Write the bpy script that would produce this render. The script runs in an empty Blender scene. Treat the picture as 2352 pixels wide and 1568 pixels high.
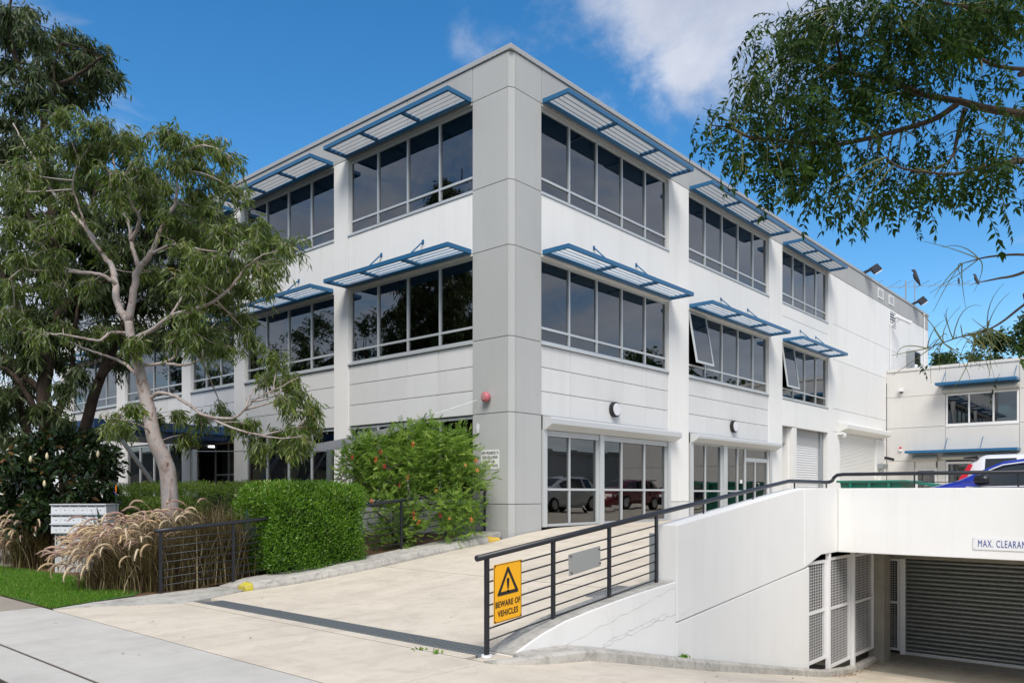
import bpy, bmesh, math
import numpy as np
from mathutils import Matrix, Vector
R = math.radians
scene = bpy.context.scene
col = scene.collection

# ------------------------------------------------------------------ camera
TH = R(41.3315); HC = 1.6
FPX, UC, VH = 1804.65, 1176.0, 1131.98
cam_data = bpy.data.cameras.new('camera')
cam = bpy.data.objects.new('camera', cam_data); col.objects.link(cam)
cam.location = (0, 0, HC)
cam.rotation_euler = (R(90), 0, TH - R(90))
cam_data.sensor_width = 36.0
cam_data.lens = FPX / 2352 * 36.0
cam_data.shift_y = (VH - 784) / 2352
cam_data.clip_start = 0.05; cam_data.clip_end = 3000
scene.camera = cam

# ------------------------------------------------------------------ world, sun, exposure
SUN_AZ = R(-140); SUN_EL = R(50)          # direction towards the sun
w = bpy.data.worlds.new('World'); scene.world = w; w.use_nodes = True
nt = w.node_tree; nt.nodes.clear()
def N(t, **kw):
    n = nt.nodes.new(t)
    for k, v in kw.items(): setattr(n, k, v)
    return n
def lk(a, b): nt.links.new(a, b)
def mth(op, a, b=None, clamp=False):
    n = N('ShaderNodeMath', operation=op, use_clamp=clamp)
    for i, x in enumerate((a, b)):
        if x is None: continue
        if isinstance(x, (int, float)): n.inputs[i].default_value = x
        else: lk(x, n.inputs[i])
    return n.outputs[0]
out = N('ShaderNodeOutputWorld'); bg = N('ShaderNodeBackground'); lk(bg.outputs[0], out.inputs[0])
sky = N('ShaderNodeTexSky', sky_type='NISHITA'); sky.sun_disc = False
sky.sun_elevation = SUN_EL; sky.sun_rotation = R(90) - SUN_AZ
sky.air_density = 1.0; sky.dust_density = 0.35; sky.ozone_density = 2.2
bg.inputs[1].default_value = 0.15
tc = N('ShaderNodeTexCoord'); sep = N('ShaderNodeSeparateXYZ'); lk(tc.outputs['Generated'], sep.inputs[0])
zc = mth('MAXIMUM', mth('ADD', sep.outputs[2], 0.16), 0.05)
px = mth('DIVIDE', sep.outputs[0], zc); py = mth('DIVIDE', sep.outputs[1], zc)
cmb = N('ShaderNodeCombineXYZ'); lk(px, cmb.inputs[0]); lk(py, cmb.inputs[1])
def noise(vec, scale, detail, rough, dist=0.0, off=(0, 0, 0)):
    mp = N('ShaderNodeMapping'); mp.inputs['Location'].default_value = off; lk(vec, mp.inputs[0])
    n = N('ShaderNodeTexNoise'); n.inputs['Scale'].default_value = scale; n.inputs['Detail'].default_value = detail
    n.inputs['Roughness'].default_value = rough; n.inputs['Distortion'].default_value = dist
    lk(mp.outputs[0], n.inputs['Vector']); return n.outputs['Fac']
n1 = noise(cmb.outputs[0], 2.4, 10, 0.62, 0.6, (3.1, 7.7, 0))
n2 = noise(cmb.outputs[0], 0.38, 3, 0.5, 0.0, (11.3, 2.2, 0))
cov = mth('ADD', mth('MULTIPLY', n1, 0.62), mth('MULTIPLY', n2, 0.5))
def bump(u, v, size, amt):
    d = Vector((math.cos(TH) + math.sin(TH) * (u - UC) / FPX, math.sin(TH) - math.cos(TH) * (u - UC) / FPX, (VH - v) / FPX)).normalized()
    vm = N('ShaderNodeVectorMath', operation='DISTANCE'); lk(tc.outputs['Generated'], vm.inputs[0]); vm.inputs[1].default_value = d
    g = mth('SUBTRACT', 1.0, mth('DIVIDE', vm.outputs['Value'], size), clamp=True)
    return mth('MULTIPLY', mth('MULTIPLY', g, g), amt)
for (u, v, s, a) in ((1720, -70, 0.30, 0.22), (1480, -110, 0.28, 0.20), (1580, 150, 0.08, 0.12), (1050, 100, 0.15, 0.20), (565, 200, 0.09, 0.19),
                     (60, 700, 0.50, 0.20), (280, 820, 0.45, 0.16), (900, 330, 0.42, -0.22), (2050, 300, 0.30, -0.10), (700, 80, 0.35, -0.2), (2200, 620, 0.3, -0.15)):
    cov = mth('ADD', cov, bump(u, v, s, a))
# the clear patch is ahead; the rest of the sky is cloudier (it shows in the window panes)
ahead = N('ShaderNodeVectorMath', operation='DOT_PRODUCT'); lk(tc.outputs['Generated'], ahead.inputs[0]); ahead.inputs[1].default_value = (math.cos(TH) * 0.9, math.sin(TH) * 0.9, 0.43)
am = N('ShaderNodeMapRange'); am.interpolation_type = 'SMOOTHSTEP'; am.inputs['From Min'].default_value = 0.35; am.inputs['From Max'].default_value = 0.85; am.inputs['To Min'].default_value = 0.155; am.inputs['To Max'].default_value = 0.0
lk(ahead.outputs['Value'], am.inputs['Value']); cov = mth('ADD', cov, am.outputs[0])
mr = N('ShaderNodeMapRange'); mr.interpolation_type = 'SMOOTHSTEP'
mr.inputs['From Min'].default_value = 0.555; mr.inputs['From Max'].default_value = 0.76
lk(cov, mr.inputs['Value'])
hs = N('ShaderNodeHueSaturation'); hs.inputs['Saturation'].default_value = 1.36; hs.inputs['Hue'].default_value = 0.497; hs.inputs['Value'].default_value = 0.80; lk(sky.outputs[0], hs.inputs['Color'])
n3 = noise(cmb.outputs[0], 2.3, 6, 0.6, 0.2, (5.0, 1.0, 0))
cr_ = N('ShaderNodeValToRGB'); lk(n3, cr_.inputs[0])
cr_.color_ramp.elements[0].position = 0.3; cr_.color_ramp.elements[0].color = (2.3, 2.5, 3.05, 1)
cr_.color_ramp.elements[1].position = 0.72; cr_.color_ramp.elements[1].color = (4.1, 4.2, 4.5, 1)
mx = N('ShaderNodeMix', data_type='RGBA'); lk(mth('MULTIPLY', mr.outputs[0], 0.86), mx.inputs['Factor'])
lk(hs.outputs[0], mx.inputs[6]); lk(cr_.outputs[0], mx.inputs[7]); lk(mx.outputs[2], bg.inputs[0])

sun_d = bpy.data.lights.new('sun', 'SUN'); sun_d.energy = 2.4; sun_d.angle = R(30); sun_d.color = (1.0, 0.94, 0.86)
sun = bpy.data.objects.new('sun', sun_d); col.objects.link(sun)
sd = Vector((math.cos(SUN_AZ) * math.cos(SUN_EL), math.sin(SUN_AZ) * math.cos(SUN_EL), math.sin(SUN_EL)))
sun.rotation_euler = sd.to_track_quat('Z', 'Y').to_euler()
sun.location = (0, 0, 40)
vs = scene.view_settings
vs.view_transform = 'Standard'; vs.look = 'None'; vs.exposure = 0.55; vs.gamma = 1.0; vs.use_curve_mapping = False
scene.render.engine = 'CYCLES'
cy = scene.cycles
cy.use_denoising = True
cy.max_bounces = 8; cy.diffuse_bounces = 3; cy.glossy_bounces = 4; cy.transmission_bounces = 4; cy.transparent_max_bounces = 10
cy.sample_clamp_indirect = 4.0
cy.caustics_reflective = False; cy.caustics_refractive = False

# ------------------------------------------------------------------ reference frame
XF, YF = 13.2715, 11.7114       # street facade lies on x = XF, yard facade on y = YF
def at(u, v, Y):
    k = (u - UC) / FPX * Y
    return np.array((math.cos(TH) * Y + math.sin(TH) * k, math.sin(TH) * Y - math.cos(TH) * k, HC + (VH - v) / FPX * Y))
rng = np.random.default_rng(7)

# ------------------------------------------------------------------ helpers
def tag(o, label=None, cat=None, group=None, kind=None):
    if label: o['label'] = label
    if cat: o['category'] = cat
    if group: o['group'] = group
    if kind: o['kind'] = kind
    return o
def empty(name, loc=(0, 0, 0), label=None, cat=None, group=None, kind=None):
    o = bpy.data.objects.new(name, None); col.objects.link(o); o.location = loc; o.empty_display_size = 0.1
    return tag(o, label, cat, group, kind)
def link(name, me, parent=None, m=None):
    o = bpy.data.objects.new(name, me); col.objects.link(o)
    if m is not None and not me.materials: me.materials.append(m)
    if parent is not None:
        o.parent = parent
        o.matrix_parent_inverse = Matrix.Translation(-Vector(world_loc(parent)))
    return o
def world_loc(o):
    # meshes carry world coordinates; only top-level Empties are moved
    return Vector(o.location) if o.type == 'EMPTY' and o.parent is None else Vector((0, 0, 0))
class MB:
    def __init__(s): s.v = []; s.f = []
    def add(s, vs, fs):
        b = len(s.v); s.v.extend([tuple(map(float, p)) for p in vs]); s.f.extend([tuple(i + b for i in f) for f in fs]); return s
    def box(s, x0, x1, y0, y1, z0, z1):
        x0, x1 = sorted((x0, x1)); y0, y1 = sorted((y0, y1)); z0, z1 = sorted((z0, z1))
        return s.add([(x0, y0, z0), (x1, y0, z0), (x1, y1, z0), (x0, y1, z0), (x0, y0, z1), (x1, y0, z1), (x1, y1, z1), (x0, y1, z1)],
                     [(0, 3, 2, 1), (4, 5, 6, 7), (0, 1, 5, 4), (1, 2, 6, 5), (2, 3, 7, 6), (3, 0, 4, 7)])
    def hexa(s, p):   # eight points, bottom ring then top ring
        return s.add(p, [(0, 3, 2, 1), (4, 5, 6, 7), (0, 1, 5, 4), (1, 2, 6, 5), (2, 3, 7, 6), (3, 0, 4, 7)])
    def prism(s, pa, pb):  # two matching polygons
        n = len(pa)
        fs = [tuple(range(n))[::-1], tuple(range(n, 2 * n))] + [(i, (i + 1) % n, n + (i + 1) % n, n + i) for i in range(n)]
        return s.add(list(pa) + list(pb), fs)
    def bar(s, a, b, w, h, up=(0, 0, 1)):
        a = Vector(a); b = Vector(b); d = (b - a).normalized(); up = Vector(up)
        sx = d.cross(up)
        if sx.length < 1e-4: sx = d.cross(Vector((1, 0, 0)))
        sx.normalize(); sz = sx.cross(d).normalized()
        q = [(-w / 2, -h / 2), (w / 2, -h / 2), (w / 2, h / 2), (-w / 2, h / 2)]
        return s.prism([a + sx * i + sz * j for i, j in q], [b + sx * i + sz * j for i, j in q])
    def tube(s, pts, rad, n=8, cap=True):
        P = np.array(pts, float); m = len(P)
        r = np.broadcast_to(np.array(rad, float), (m,)) if np.ndim(rad) == 0 else np.array(rad, float)
        T = np.gradient(P, axis=0); T /= np.linalg.norm(T, axis=1)[:, None] + 1e-9
        ref = np.array((0, 0, 1.0)) if abs(T[0][2]) < 0.9 else np.array((1.0, 0, 0))
        vs = []
        for i in range(m):
            a = np.cross(T[i], ref); la = np.linalg.norm(a)
            if la < 1e-3: ref = np.array((0.3, 1.0, 0.1)); a = np.cross(T[i], ref); la = np.linalg.norm(a)
            a /= la; b = np.cross(T[i], a); ref = -np.cross(T[i], a) if False else ref
            for k in range(n):
                t = 2 * math.pi * k / n
                vs.append(P[i] + r[i] * (a * math.cos(t) + b * math.sin(t)))
        fs = []
        for i in range(m - 1):
            for k in range(n):
                fs.append((i * n + k, i * n + (k + 1) % n, (i + 1) * n + (k + 1) % n, (i + 1) * n + k))
        if cap: fs += [tuple(range(n))[::-1], tuple(range((m - 1) * n, m * n))]
        return s.add(vs, fs)
    def cyl(s, a, b, r, n=16): return s.tube([a, b], r, n)
    def mesh(s, name, bevel=0.0, smooth=False, seg=2):
        me = bpy.data.meshes.new(name); me.from_pydata(s.v, [], s.f); me.update()
        bm = bmesh.new(); bm.from_mesh(me)
        loose = [v for v in bm.verts if not v.link_faces]
        if loose: bmesh.ops.delete(bm, geom=loose, context='VERTS')
        bmesh.ops.recalc_face_normals(bm, faces=bm.faces)
        if bevel > 0:
            es = [e for e in bm.edges if len(e.link_faces) == 2 and e.calc_face_angle(0) > 0.5]
            bmesh.ops.bevel(bm, geom=es, offset=bevel, segments=seg, profile=0.6, affect='EDGES', clamp_overlap=True)
        bm.to_mesh(me); bm.free()
        if smooth:
            me.polygons.foreach_set('use_smooth', [True] * len(me.polygons))
        return me
    def build(s, name, m, parent=None, bevel=0.0, smooth=False, label=None, cat=None, group=None, kind=None):
        me = s.mesh(name, bevel, smooth); me.materials.append(m)
        return tag(link(name, me, parent), label, cat, group, kind)
def raw(name, V, F, m, parent=None, smooth=False, rnd=None, kind=None, label=None):
    """numpy mesh: V (n,3), F (k,3|4) with an optional random value for each face"""
    me = bpy.data.meshes.new(name)
    n, k = len(V), F.shape[1]
    me.vertices.add(n); me.vertices.foreach_set('co', np.ascontiguousarray(V, dtype=np.float32).ravel())
    me.loops.add(F.size); me.loops.foreach_set('vertex_index', np.ascontiguousarray(F, dtype=np.int32).ravel())
    me.polygons.add(len(F)); me.polygons.foreach_set('loop_start', np.arange(0, F.size, k, dtype=np.int32))
    me.update(calc_edges=True)
    if smooth: me.polygons.foreach_set('use_smooth', np.ones(len(F), bool))
    if rnd is not None:
        a = me.attributes.new('rnd', 'FLOAT', 'FACE'); a.data.foreach_set('value', np.ascontiguousarray(rnd, dtype=np.float32))
    if m is not None: me.materials.append(m)
    o = link(name, me, parent); return tag(o, label, kind=kind)
def copy_tree(o, parent=None):
    c = o.copy(); col.objects.link(c)
    if parent is not None: c.parent = parent
    for ch in list(o.children): copy_tree(ch, c)
    return c
def catmull(P, n=6):
    P = np.array(P, float)
    Q = np.vstack([2 * P[0] - P[1], P, 2 * P[-1] - P[-2]]); o = []
    for i in range(1, len(Q) - 2):
        for t in np.linspace(0, 1, n, endpoint=False):
            a, b, c, d = Q[i - 1], Q[i], Q[i + 1], Q[i + 2]
            o.append(0.5 * (2 * b + (c - a) * t + (2 * a - 5 * b + 4 * c - d) * t * t + (3 * b - a - 3 * c + d) * t ** 3))
    o.append(P[-1]); return np.array(o)

# ------------------------------------------------------------------ materials
def M(name, base, rough=0.6, spec=0.5, metal=0.0):
    m = bpy.data.materials.new(name); m.use_nodes = True
    b = m.node_tree.nodes['Principled BSDF']
    b.inputs['Base Color'].default_value = (*base, 1); b.inputs['Roughness'].default_value = rough
    b.inputs['Metallic'].default_value = metal; b.inputs['Specular IOR Level'].default_value = spec
    return m
class NT:
    def __init__(s, m): s.m = m; s.t = m.node_tree; s.b = s.t.nodes['Principled BSDF']
    def n(s, t, **kw):
        x = s.t.nodes.new(t)
        for k, v in kw.items(): setattr(x, k, v)
        return x
    def l(s, a, b): s.t.links.new(a, b)
    def pos(s, scale=(1, 1, 1)):
        g = s.n('ShaderNodeNewGeometry'); mp = s.n('ShaderNodeMapping'); mp.inputs['Scale'].default_value = scale
        s.l(g.outputs['Position'], mp.inputs[0]); return mp.outputs[0]
    def noise(s, vec, scale, detail=4, rough=0.55, dist=0.0):
        x = s.n('ShaderNodeTexNoise'); s.l(vec, x.inputs['Vector'])
        x.inputs['Scale'].default_value = scale; x.inputs['Detail'].default_value = detail; x.inputs['Roughness'].default_value = rough; x.inputs['Distortion'].default_value = dist
        return x.outputs['Fac']
    def ramp(s, fac, stops):
        x = s.n('ShaderNodeValToRGB'); s.l(fac, x.inputs[0]); e = x.color_ramp.elements
        while len(e) < len(stops): e.new(0.5)
        for i, (p, c) in enumerate(stops):
            e[i].position = p; e[i].color = (*c, 1) if len(c) == 3 else c
        return x.outputs[0]
    def mix(s, fac, a, b, mode='MIX'):
        x = s.n('ShaderNodeMix', data_type='RGBA', blend_type=mode)
        for sock, v in ((x.inputs['Factor'], fac), (x.inputs[6], a), (x.inputs[7], b)):
            if isinstance(v, (int, float)): sock.default_value = v
            elif isinstance(v, tuple): sock.default_value = (*v, 1)
            else: s.l(v, sock)
        return x.outputs[2]
    def math(s, op, a, b=0.0, clamp=False):
        x = s.n('ShaderNodeMath', operation=op, use_clamp=clamp)
        for i, v in enumerate((a, b)):
            if isinstance(v, (int, float)): x.inputs[i].default_value = v
            else: s.l(v, x.inputs[i])
        return x.outputs[0]
    def base(s, c): s.l(c, s.b.inputs['Base Color'])
    def bump(s, h, strength=0.2, dist=0.01):
        x = s.n('ShaderNodeBump'); x.inputs['Strength'].default_value = strength; x.inputs['Distance'].default_value = dist
        s.l(h, x.inputs['Height']); s.l(x.outputs[0], s.b.inputs['Normal'])
def sc(c, k): return tuple(min(1, x * k) for x in c)
def paint(name, c, var=0.06, streak=0.10, rough=0.75):
    m = M(name, c, rough, 0.3); t = NT(m)
    a = t.noise(t.pos(), 0.55, 5, 0.6)
    col1 = t.ramp(a, [(0.3, sc(c, 1 - var)), (0.7, sc(c, 1 + var * 0.4))])
    st = t.noise(t.pos((1.3, 1.3, 0.10)), 1.6, 6, 0.7, 0.5)                    # rain streaks
    sf = t.math('MULTIPLY', t.ramp(st, [(0.50, (0, 0, 0)), (0.70, (1, 1, 1))]), streak * 1.3)
    c2 = t.mix(sf, col1, sc((c[0] * 0.52, c[1] * 0.50, c[2] * 0.46), 1))
    fine = t.noise(t.pos(), 60, 3, 0.6)
    c3 = t.mix(0.10, c2, t.ramp(fine, [(0.35, sc(c, 0.85)), (0.65, sc(c, 1.08))]))
    oi = t.n('ShaderNodeObjectInfo')
    c4 = t.mix(1.0, c3, t.ramp(oi.outputs['Random'], [(0.0, (0.945, 0.945, 0.94)), (1.0, (1.0, 1.0, 1.0))]), 'MULTIPLY')
    t.base(c4); t.bump(t.noise(t.pos(), 90, 3, 0.6), 0.12, 0.004); return m
def concrete(name, c, blotch=0.16, speck=0.5, rough=0.85, stain=(0.30, 0.26, 0.21), stain_amt=0.25, scale=1.0):
    m = M(name, c, rough, 0.25); t = NT(m); p = t.pos()
    a = t.noise(p, 0.8 * scale, 6, 0.62, 0.4)
    c1 = t.ramp(a, [(0.32, sc(c, 1 - blotch)), (0.5, c), (0.68, sc(c, 1 + blotch * 0.5))])
    b = t.noise(p, 3.1 * scale, 7, 0.7, 0.8)
    c2 = t.mix(t.math('MULTIPLY', t.ramp(b, [(0.47, (0, 0, 0)), (0.66, (1, 1, 1))]), stain_amt), c1, stain)
    fine = t.noise(p, 140, 2, 0.5)
    c3 = t.mix(0.22 * speck, c2, t.ramp(fine, [(0.36, sc(c, 0.45)), (0.6, sc(c, 1.12))]))
    br = t.noise(t.pos((1.0, 14.0, 1.0)), 6.0, 4, 0.6)     # broom marks
    c4 = t.mix(0.10, c3, t.ramp(br, [(0.35, sc(c, 0.8)), (0.65, sc(c, 1.1))]))
    ty = t.noise(t.pos((0.10, 2.6, 1.0)), 1.0, 4, 0.55, 0.2)        # tyre scuffs along the way in
    c4 = t.mix(t.math('MULTIPLY', t.ramp(ty, [(0.50, (0, 0, 0)), (0.68, (1, 1, 1))]), stain_amt * 0.45), c4, sc(stain, 0.85))
    v = t.n('ShaderNodeTexVoronoi', feature='F1'); v.inputs['Scale'].default_value = 5.5; t.l(p, v.inputs['Vector'])
    spot = t.ramp(v.outputs['Distance'], [(0.025, (1, 1, 1)), (0.06, (0, 0, 0))])
    c5 = t.mix(t.math('MULTIPLY', spot, 0.35), c4, sc(stain, 0.5))
    t.base(c5); t.bump(fine, 0.25, 0.004); return m
def leafmat(name, stops, rough=0.45, spec=0.4, trans=0.35, tint=(1.5, 1.55, 0.7)):
    m = M(name, stops[0][1], rough, spec); t = NT(m)
    at_ = t.n('ShaderNodeAttribute'); at_.attribute_name = 'rnd'
    c = t.ramp(at_.outputs['Fac'], stops); t.base(c)
    tr = t.n('ShaderNodeBsdfTranslucent'); t.l(t.mix(1.0, c, tint, 'MULTIPLY'), tr.inputs[0])
    ms = t.n('ShaderNodeMixShader'); ms.inputs[0].default_value = trans
    o = t.t.nodes['Material Output']; t.l(t.b.outputs[0], ms.inputs[1]); t.l(tr.outputs[0], ms.inputs[2]); t.l(ms.outputs[0], o.inputs[0])
    return m
WHITE = paint('white_wall_paint', (0.83, 0.825, 0.805), 0.03, 0.10)
PALE = paint('pale_grey_panel_paint', (0.70, 0.705, 0.70), 0.04, 0.10)
GREY = paint('grey_column_paint', (0.465, 0.475, 0.47), 0.05, 0.07)
BAND = paint('grey_parapet_paint', (0.44, 0.445, 0.44), 0.05, 0.16)
CREAM = paint('annex_wall_paint', (0.68, 0.665, 0.64), 0.03, 0.10)
RETAIN = paint('retaining_wall_paint', (0.84, 0.835, 0.815), 0.05, 0.09)
CAP = M('parapet_capping', (0.45, 0.45, 0.44), 0.4, 0.5, 0.3)
ALU = M('aluminium_frame', (0.60, 0.63, 0.64), 0.38, 0.5, 0.35)
WFRAME = M('white_frame', (0.78, 0.78, 0.78), 0.4)
SHUT = M('shutter_grey', (0.58, 0.60, 0.61), 0.42, 0.5, 0.2)
SHUTW = M('shutter_cream', (0.72, 0.72, 0.69), 0.45)
SHUTG = M('shutter_olive_grey', (0.42, 0.42, 0.39), 0.5)
BLUE = M('sunshade_blue', (0.020, 0.125, 0.27), 0.35, 0.5)
DBLUE = M('canopy_blue', (0.012, 0.065, 0.19), 0.4, 0.5)
SLAT = M('sunshade_slat', (0.035, 0.15, 0.29), 0.35, 0.5)
DARK = M('charcoal_steel', (0.016, 0.018, 0.024), 0.38, 0.5)
STEEL = M('galvanised_steel', (0.36, 0.39, 0.41), 0.42, 0.5, 0.7)
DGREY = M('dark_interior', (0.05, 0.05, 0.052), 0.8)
ROOM = M('office_wall', (0.20, 0.20, 0.21), 0.9)
CEIL = M('office_ceiling', (0.42, 0.42, 0.42), 0.9)
YELLOW = M('sign_yellow', (0.90, 0.43, 0.006), 0.35)
BLACK = M('sign_black', (0.012, 0.011, 0.012), 0.5)
SIGNW = M('sign_white', (0.80, 0.80, 0.80), 0.35)
SBLUE = M('sign_blue', (0.012, 0.045, 0.26), 0.45)
RUST = M('rusty_bolt', (0.09, 0.035, 0.015), 0.8)
RED = M('alarm_red', (0.52, 0.14, 0.17), 0.45)
LENS = M('lamp_lens', (0.72, 0.73, 0.76), 0.3)
GALV = STEEL
CONC_B = concrete('beige_concrete', (0.665, 0.595, 0.49), 0.17, 0.9, stain=(0.40, 0.34, 0.26), stain_amt=0.40)
CONC_G = concrete('pale_grey_concrete', (0.55, 0.53, 0.485), 0.16, 0.8, stain=(0.38, 0.36, 0.32), stain_amt=0.30)
CONC_K = concrete('kerb_concrete', (0.50, 0.48, 0.435), 0.30, 0.9, stain=(0.10, 0.095, 0.085), stain_amt=0.6, scale=2.2)
CONC_P = concrete('brown_path_concrete', (0.33, 0.29, 0.24), 0.2, 0.8, stain_amt=0.4)
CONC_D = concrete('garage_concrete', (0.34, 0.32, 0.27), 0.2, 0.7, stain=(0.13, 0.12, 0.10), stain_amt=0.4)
JOINT = M('dark_joint_filler', (0.07, 0.055, 0.045), 0.95)
YPAINT = concrete('worn_yellow_paint', (0.72, 0.47, 0.05), 0.2, 0.8, stain=(0.35, 0.32, 0.26), stain_amt=0.5, scale=4)
YLIME = concrete('worn_lime_yellow_paint', (0.58, 0.49, 0.04), 0.3, 0.9, stain=(0.28, 0.27, 0.22), stain_amt=0.85, scale=4)
def glass():
    m = M('tinted_glass', (0.02, 0.02, 0.025), 0.02); t = NT(m)
    gl = t.n('ShaderNodeBsdfGlossy'); gl.inputs['Roughness'].default_value = 0.012; gl.inputs[0].default_value = (0.96, 0.97, 0.98, 1)
    tr = t.n('ShaderNodeBsdfTransparent'); tr.inputs[0].default_value = (0.13, 0.135, 0.145, 1)
    fr = t.n('ShaderNodeFresnel'); fr.inputs['IOR'].default_value = 1.62
    # slight waviness of the panes
    b = t.n('ShaderNodeBump'); b.inputs['Strength'].default_value = 0.04; b.inputs['Distance'].default_value = 0.01
    t.l(t.noise(t.pos(), 1.3, 2), b.inputs['Height']); t.l(b.outputs[0], gl.inputs['Normal'])
    ms = t.n('ShaderNodeMixShader'); t.l(t.math('ADD', fr.outputs[0], 0.09, True), ms.inputs[0])
    t.l(tr.outputs[0], ms.inputs[1]); t.l(gl.outputs[0], ms.inputs[2]); t.l(ms.outputs[0], t.t.nodes['Material Output'].inputs[0])
    return m
GLASS = glass()
def emis(name, c, s):
    m = M(name, c); b = m.node_tree.nodes['Principled BSDF']; b.inputs['Emission Color'].default_value = (*c, 1); b.inputs['Emission Strength'].default_value = s; return m
TUBE = emis('fluorescent_tube', (0.95, 0.97, 1.0), 3.0)
def text_mesh(body, size, xs=1.0, spacing=1.0, line=1.0, depth=0.002, align='CENTER', bold=0.010):
    cu = bpy.data.curves.new('lettering', 'FONT'); cu.body = body; cu.size = size; cu.align_x = align; cu.align_y = 'CENTER'
    cu.extrude = depth; cu.space_character = spacing; cu.space_line = line; cu.offset = size * bold
    cu.resolution_u = 3
    o = bpy.data.objects.new('lettering', cu); col.objects.link(o)
    me = bpy.data.meshes.new_from_object(o.evaluated_get(bpy.context.evaluated_depsgraph_get()))
    bpy.data.objects.remove(o); bpy.data.curves.remove(cu)
    me.transform(Matrix.Diagonal((xs, 1, 1, 1))); return me
MAT_R = Matrix(((1, 0, 0, 0), (0, 0, -1, 0), (0, 1, 0, 0), (0, 0, 0, 1)))     # text facing -y
MAT_L = Matrix(((0, 0, -1, 0), (-1, 0, 0, 0), (0, 1, 0, 0), (0, 0, 0, 1)))    # text facing -x
def put_text(body, size, mat4, loc, m, parent, tilt=None, **kw):
    me = text_mesh(body, size, **kw); mm = Matrix.Translation(loc) @ (tilt or Matrix()) @ mat4
    me.transform(mm); me.materials.clear(); me.materials.append(m)
    return link('lettering', me, parent)
# ================================================================== MAIN BUILDING
B = empty('office_building', (XF, YF, 0.7), 'white and grey three-storey office building with blue sunshades and dark tinted windows', 'building')
def fpt(face, a, d, z):
    if face == 'R': return (XF + a, YF - d, z)          # yard facade, a runs along +x
    if face == 'L': return (XF - d, YF + a, z)          # street facade, a runs along +y
    return (XA - d, a, z)                                # annex front, a is the world y
def fbox(mb, face, a0, a1, d0, d1, z0, z1):
    p, q = fpt(face, a0, d0, z0), fpt(face, a1, d1, z1)
    return mb.box(p[0], q[0], p[1], q[1], p[2], q[2])
G = 0.007
def panel(face, a0, a1, z0, z1, m, d=0.0, th=0.16, parent=None, name='panel', bev=0.006):
    mb = MB(); fbox(mb, face, a0 + G, a1 - G, d - th, d, z0 + G, z1 - G)
    return mb.build(name, m, parent or B, bevel=bev)
ZJ = [0.5, 1.35, 3.44, 5.16, 7.22, 8.70, 10.78, 11.59]
# corner column: left leaf with a chamfered arris, right leaf
for i in range(len(ZJ) - 1):
    z0, z1 = ZJ[i] + G, ZJ[i + 1] - G
    pl = [(XF, YF + 1.20 - G), (XF, YF + 0.07), (XF + 0.14, YF), (XF + 0.185 - G, YF), (XF + 0.185 - G, YF + 0.25), (XF + 0.25, YF + 0.25), (XF + 0.25, YF + 1.20 - G)]
    mb = MB(); mb.prism([(x, y, z0) for x, y in pl], [(x, y, z1) for x, y in pl]); mb.build('panel', GREY, B, bevel=0.006)
    panel('R', 0.185, 1.10, ZJ[i], ZJ[i + 1], GREY)
mb = MB(); mb.box(XF + 0.19, XF + 1.08, YF + 0.05, YF + 1.1, 0.5, 11.4); mb.build('column_core', DGREY, B)
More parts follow.
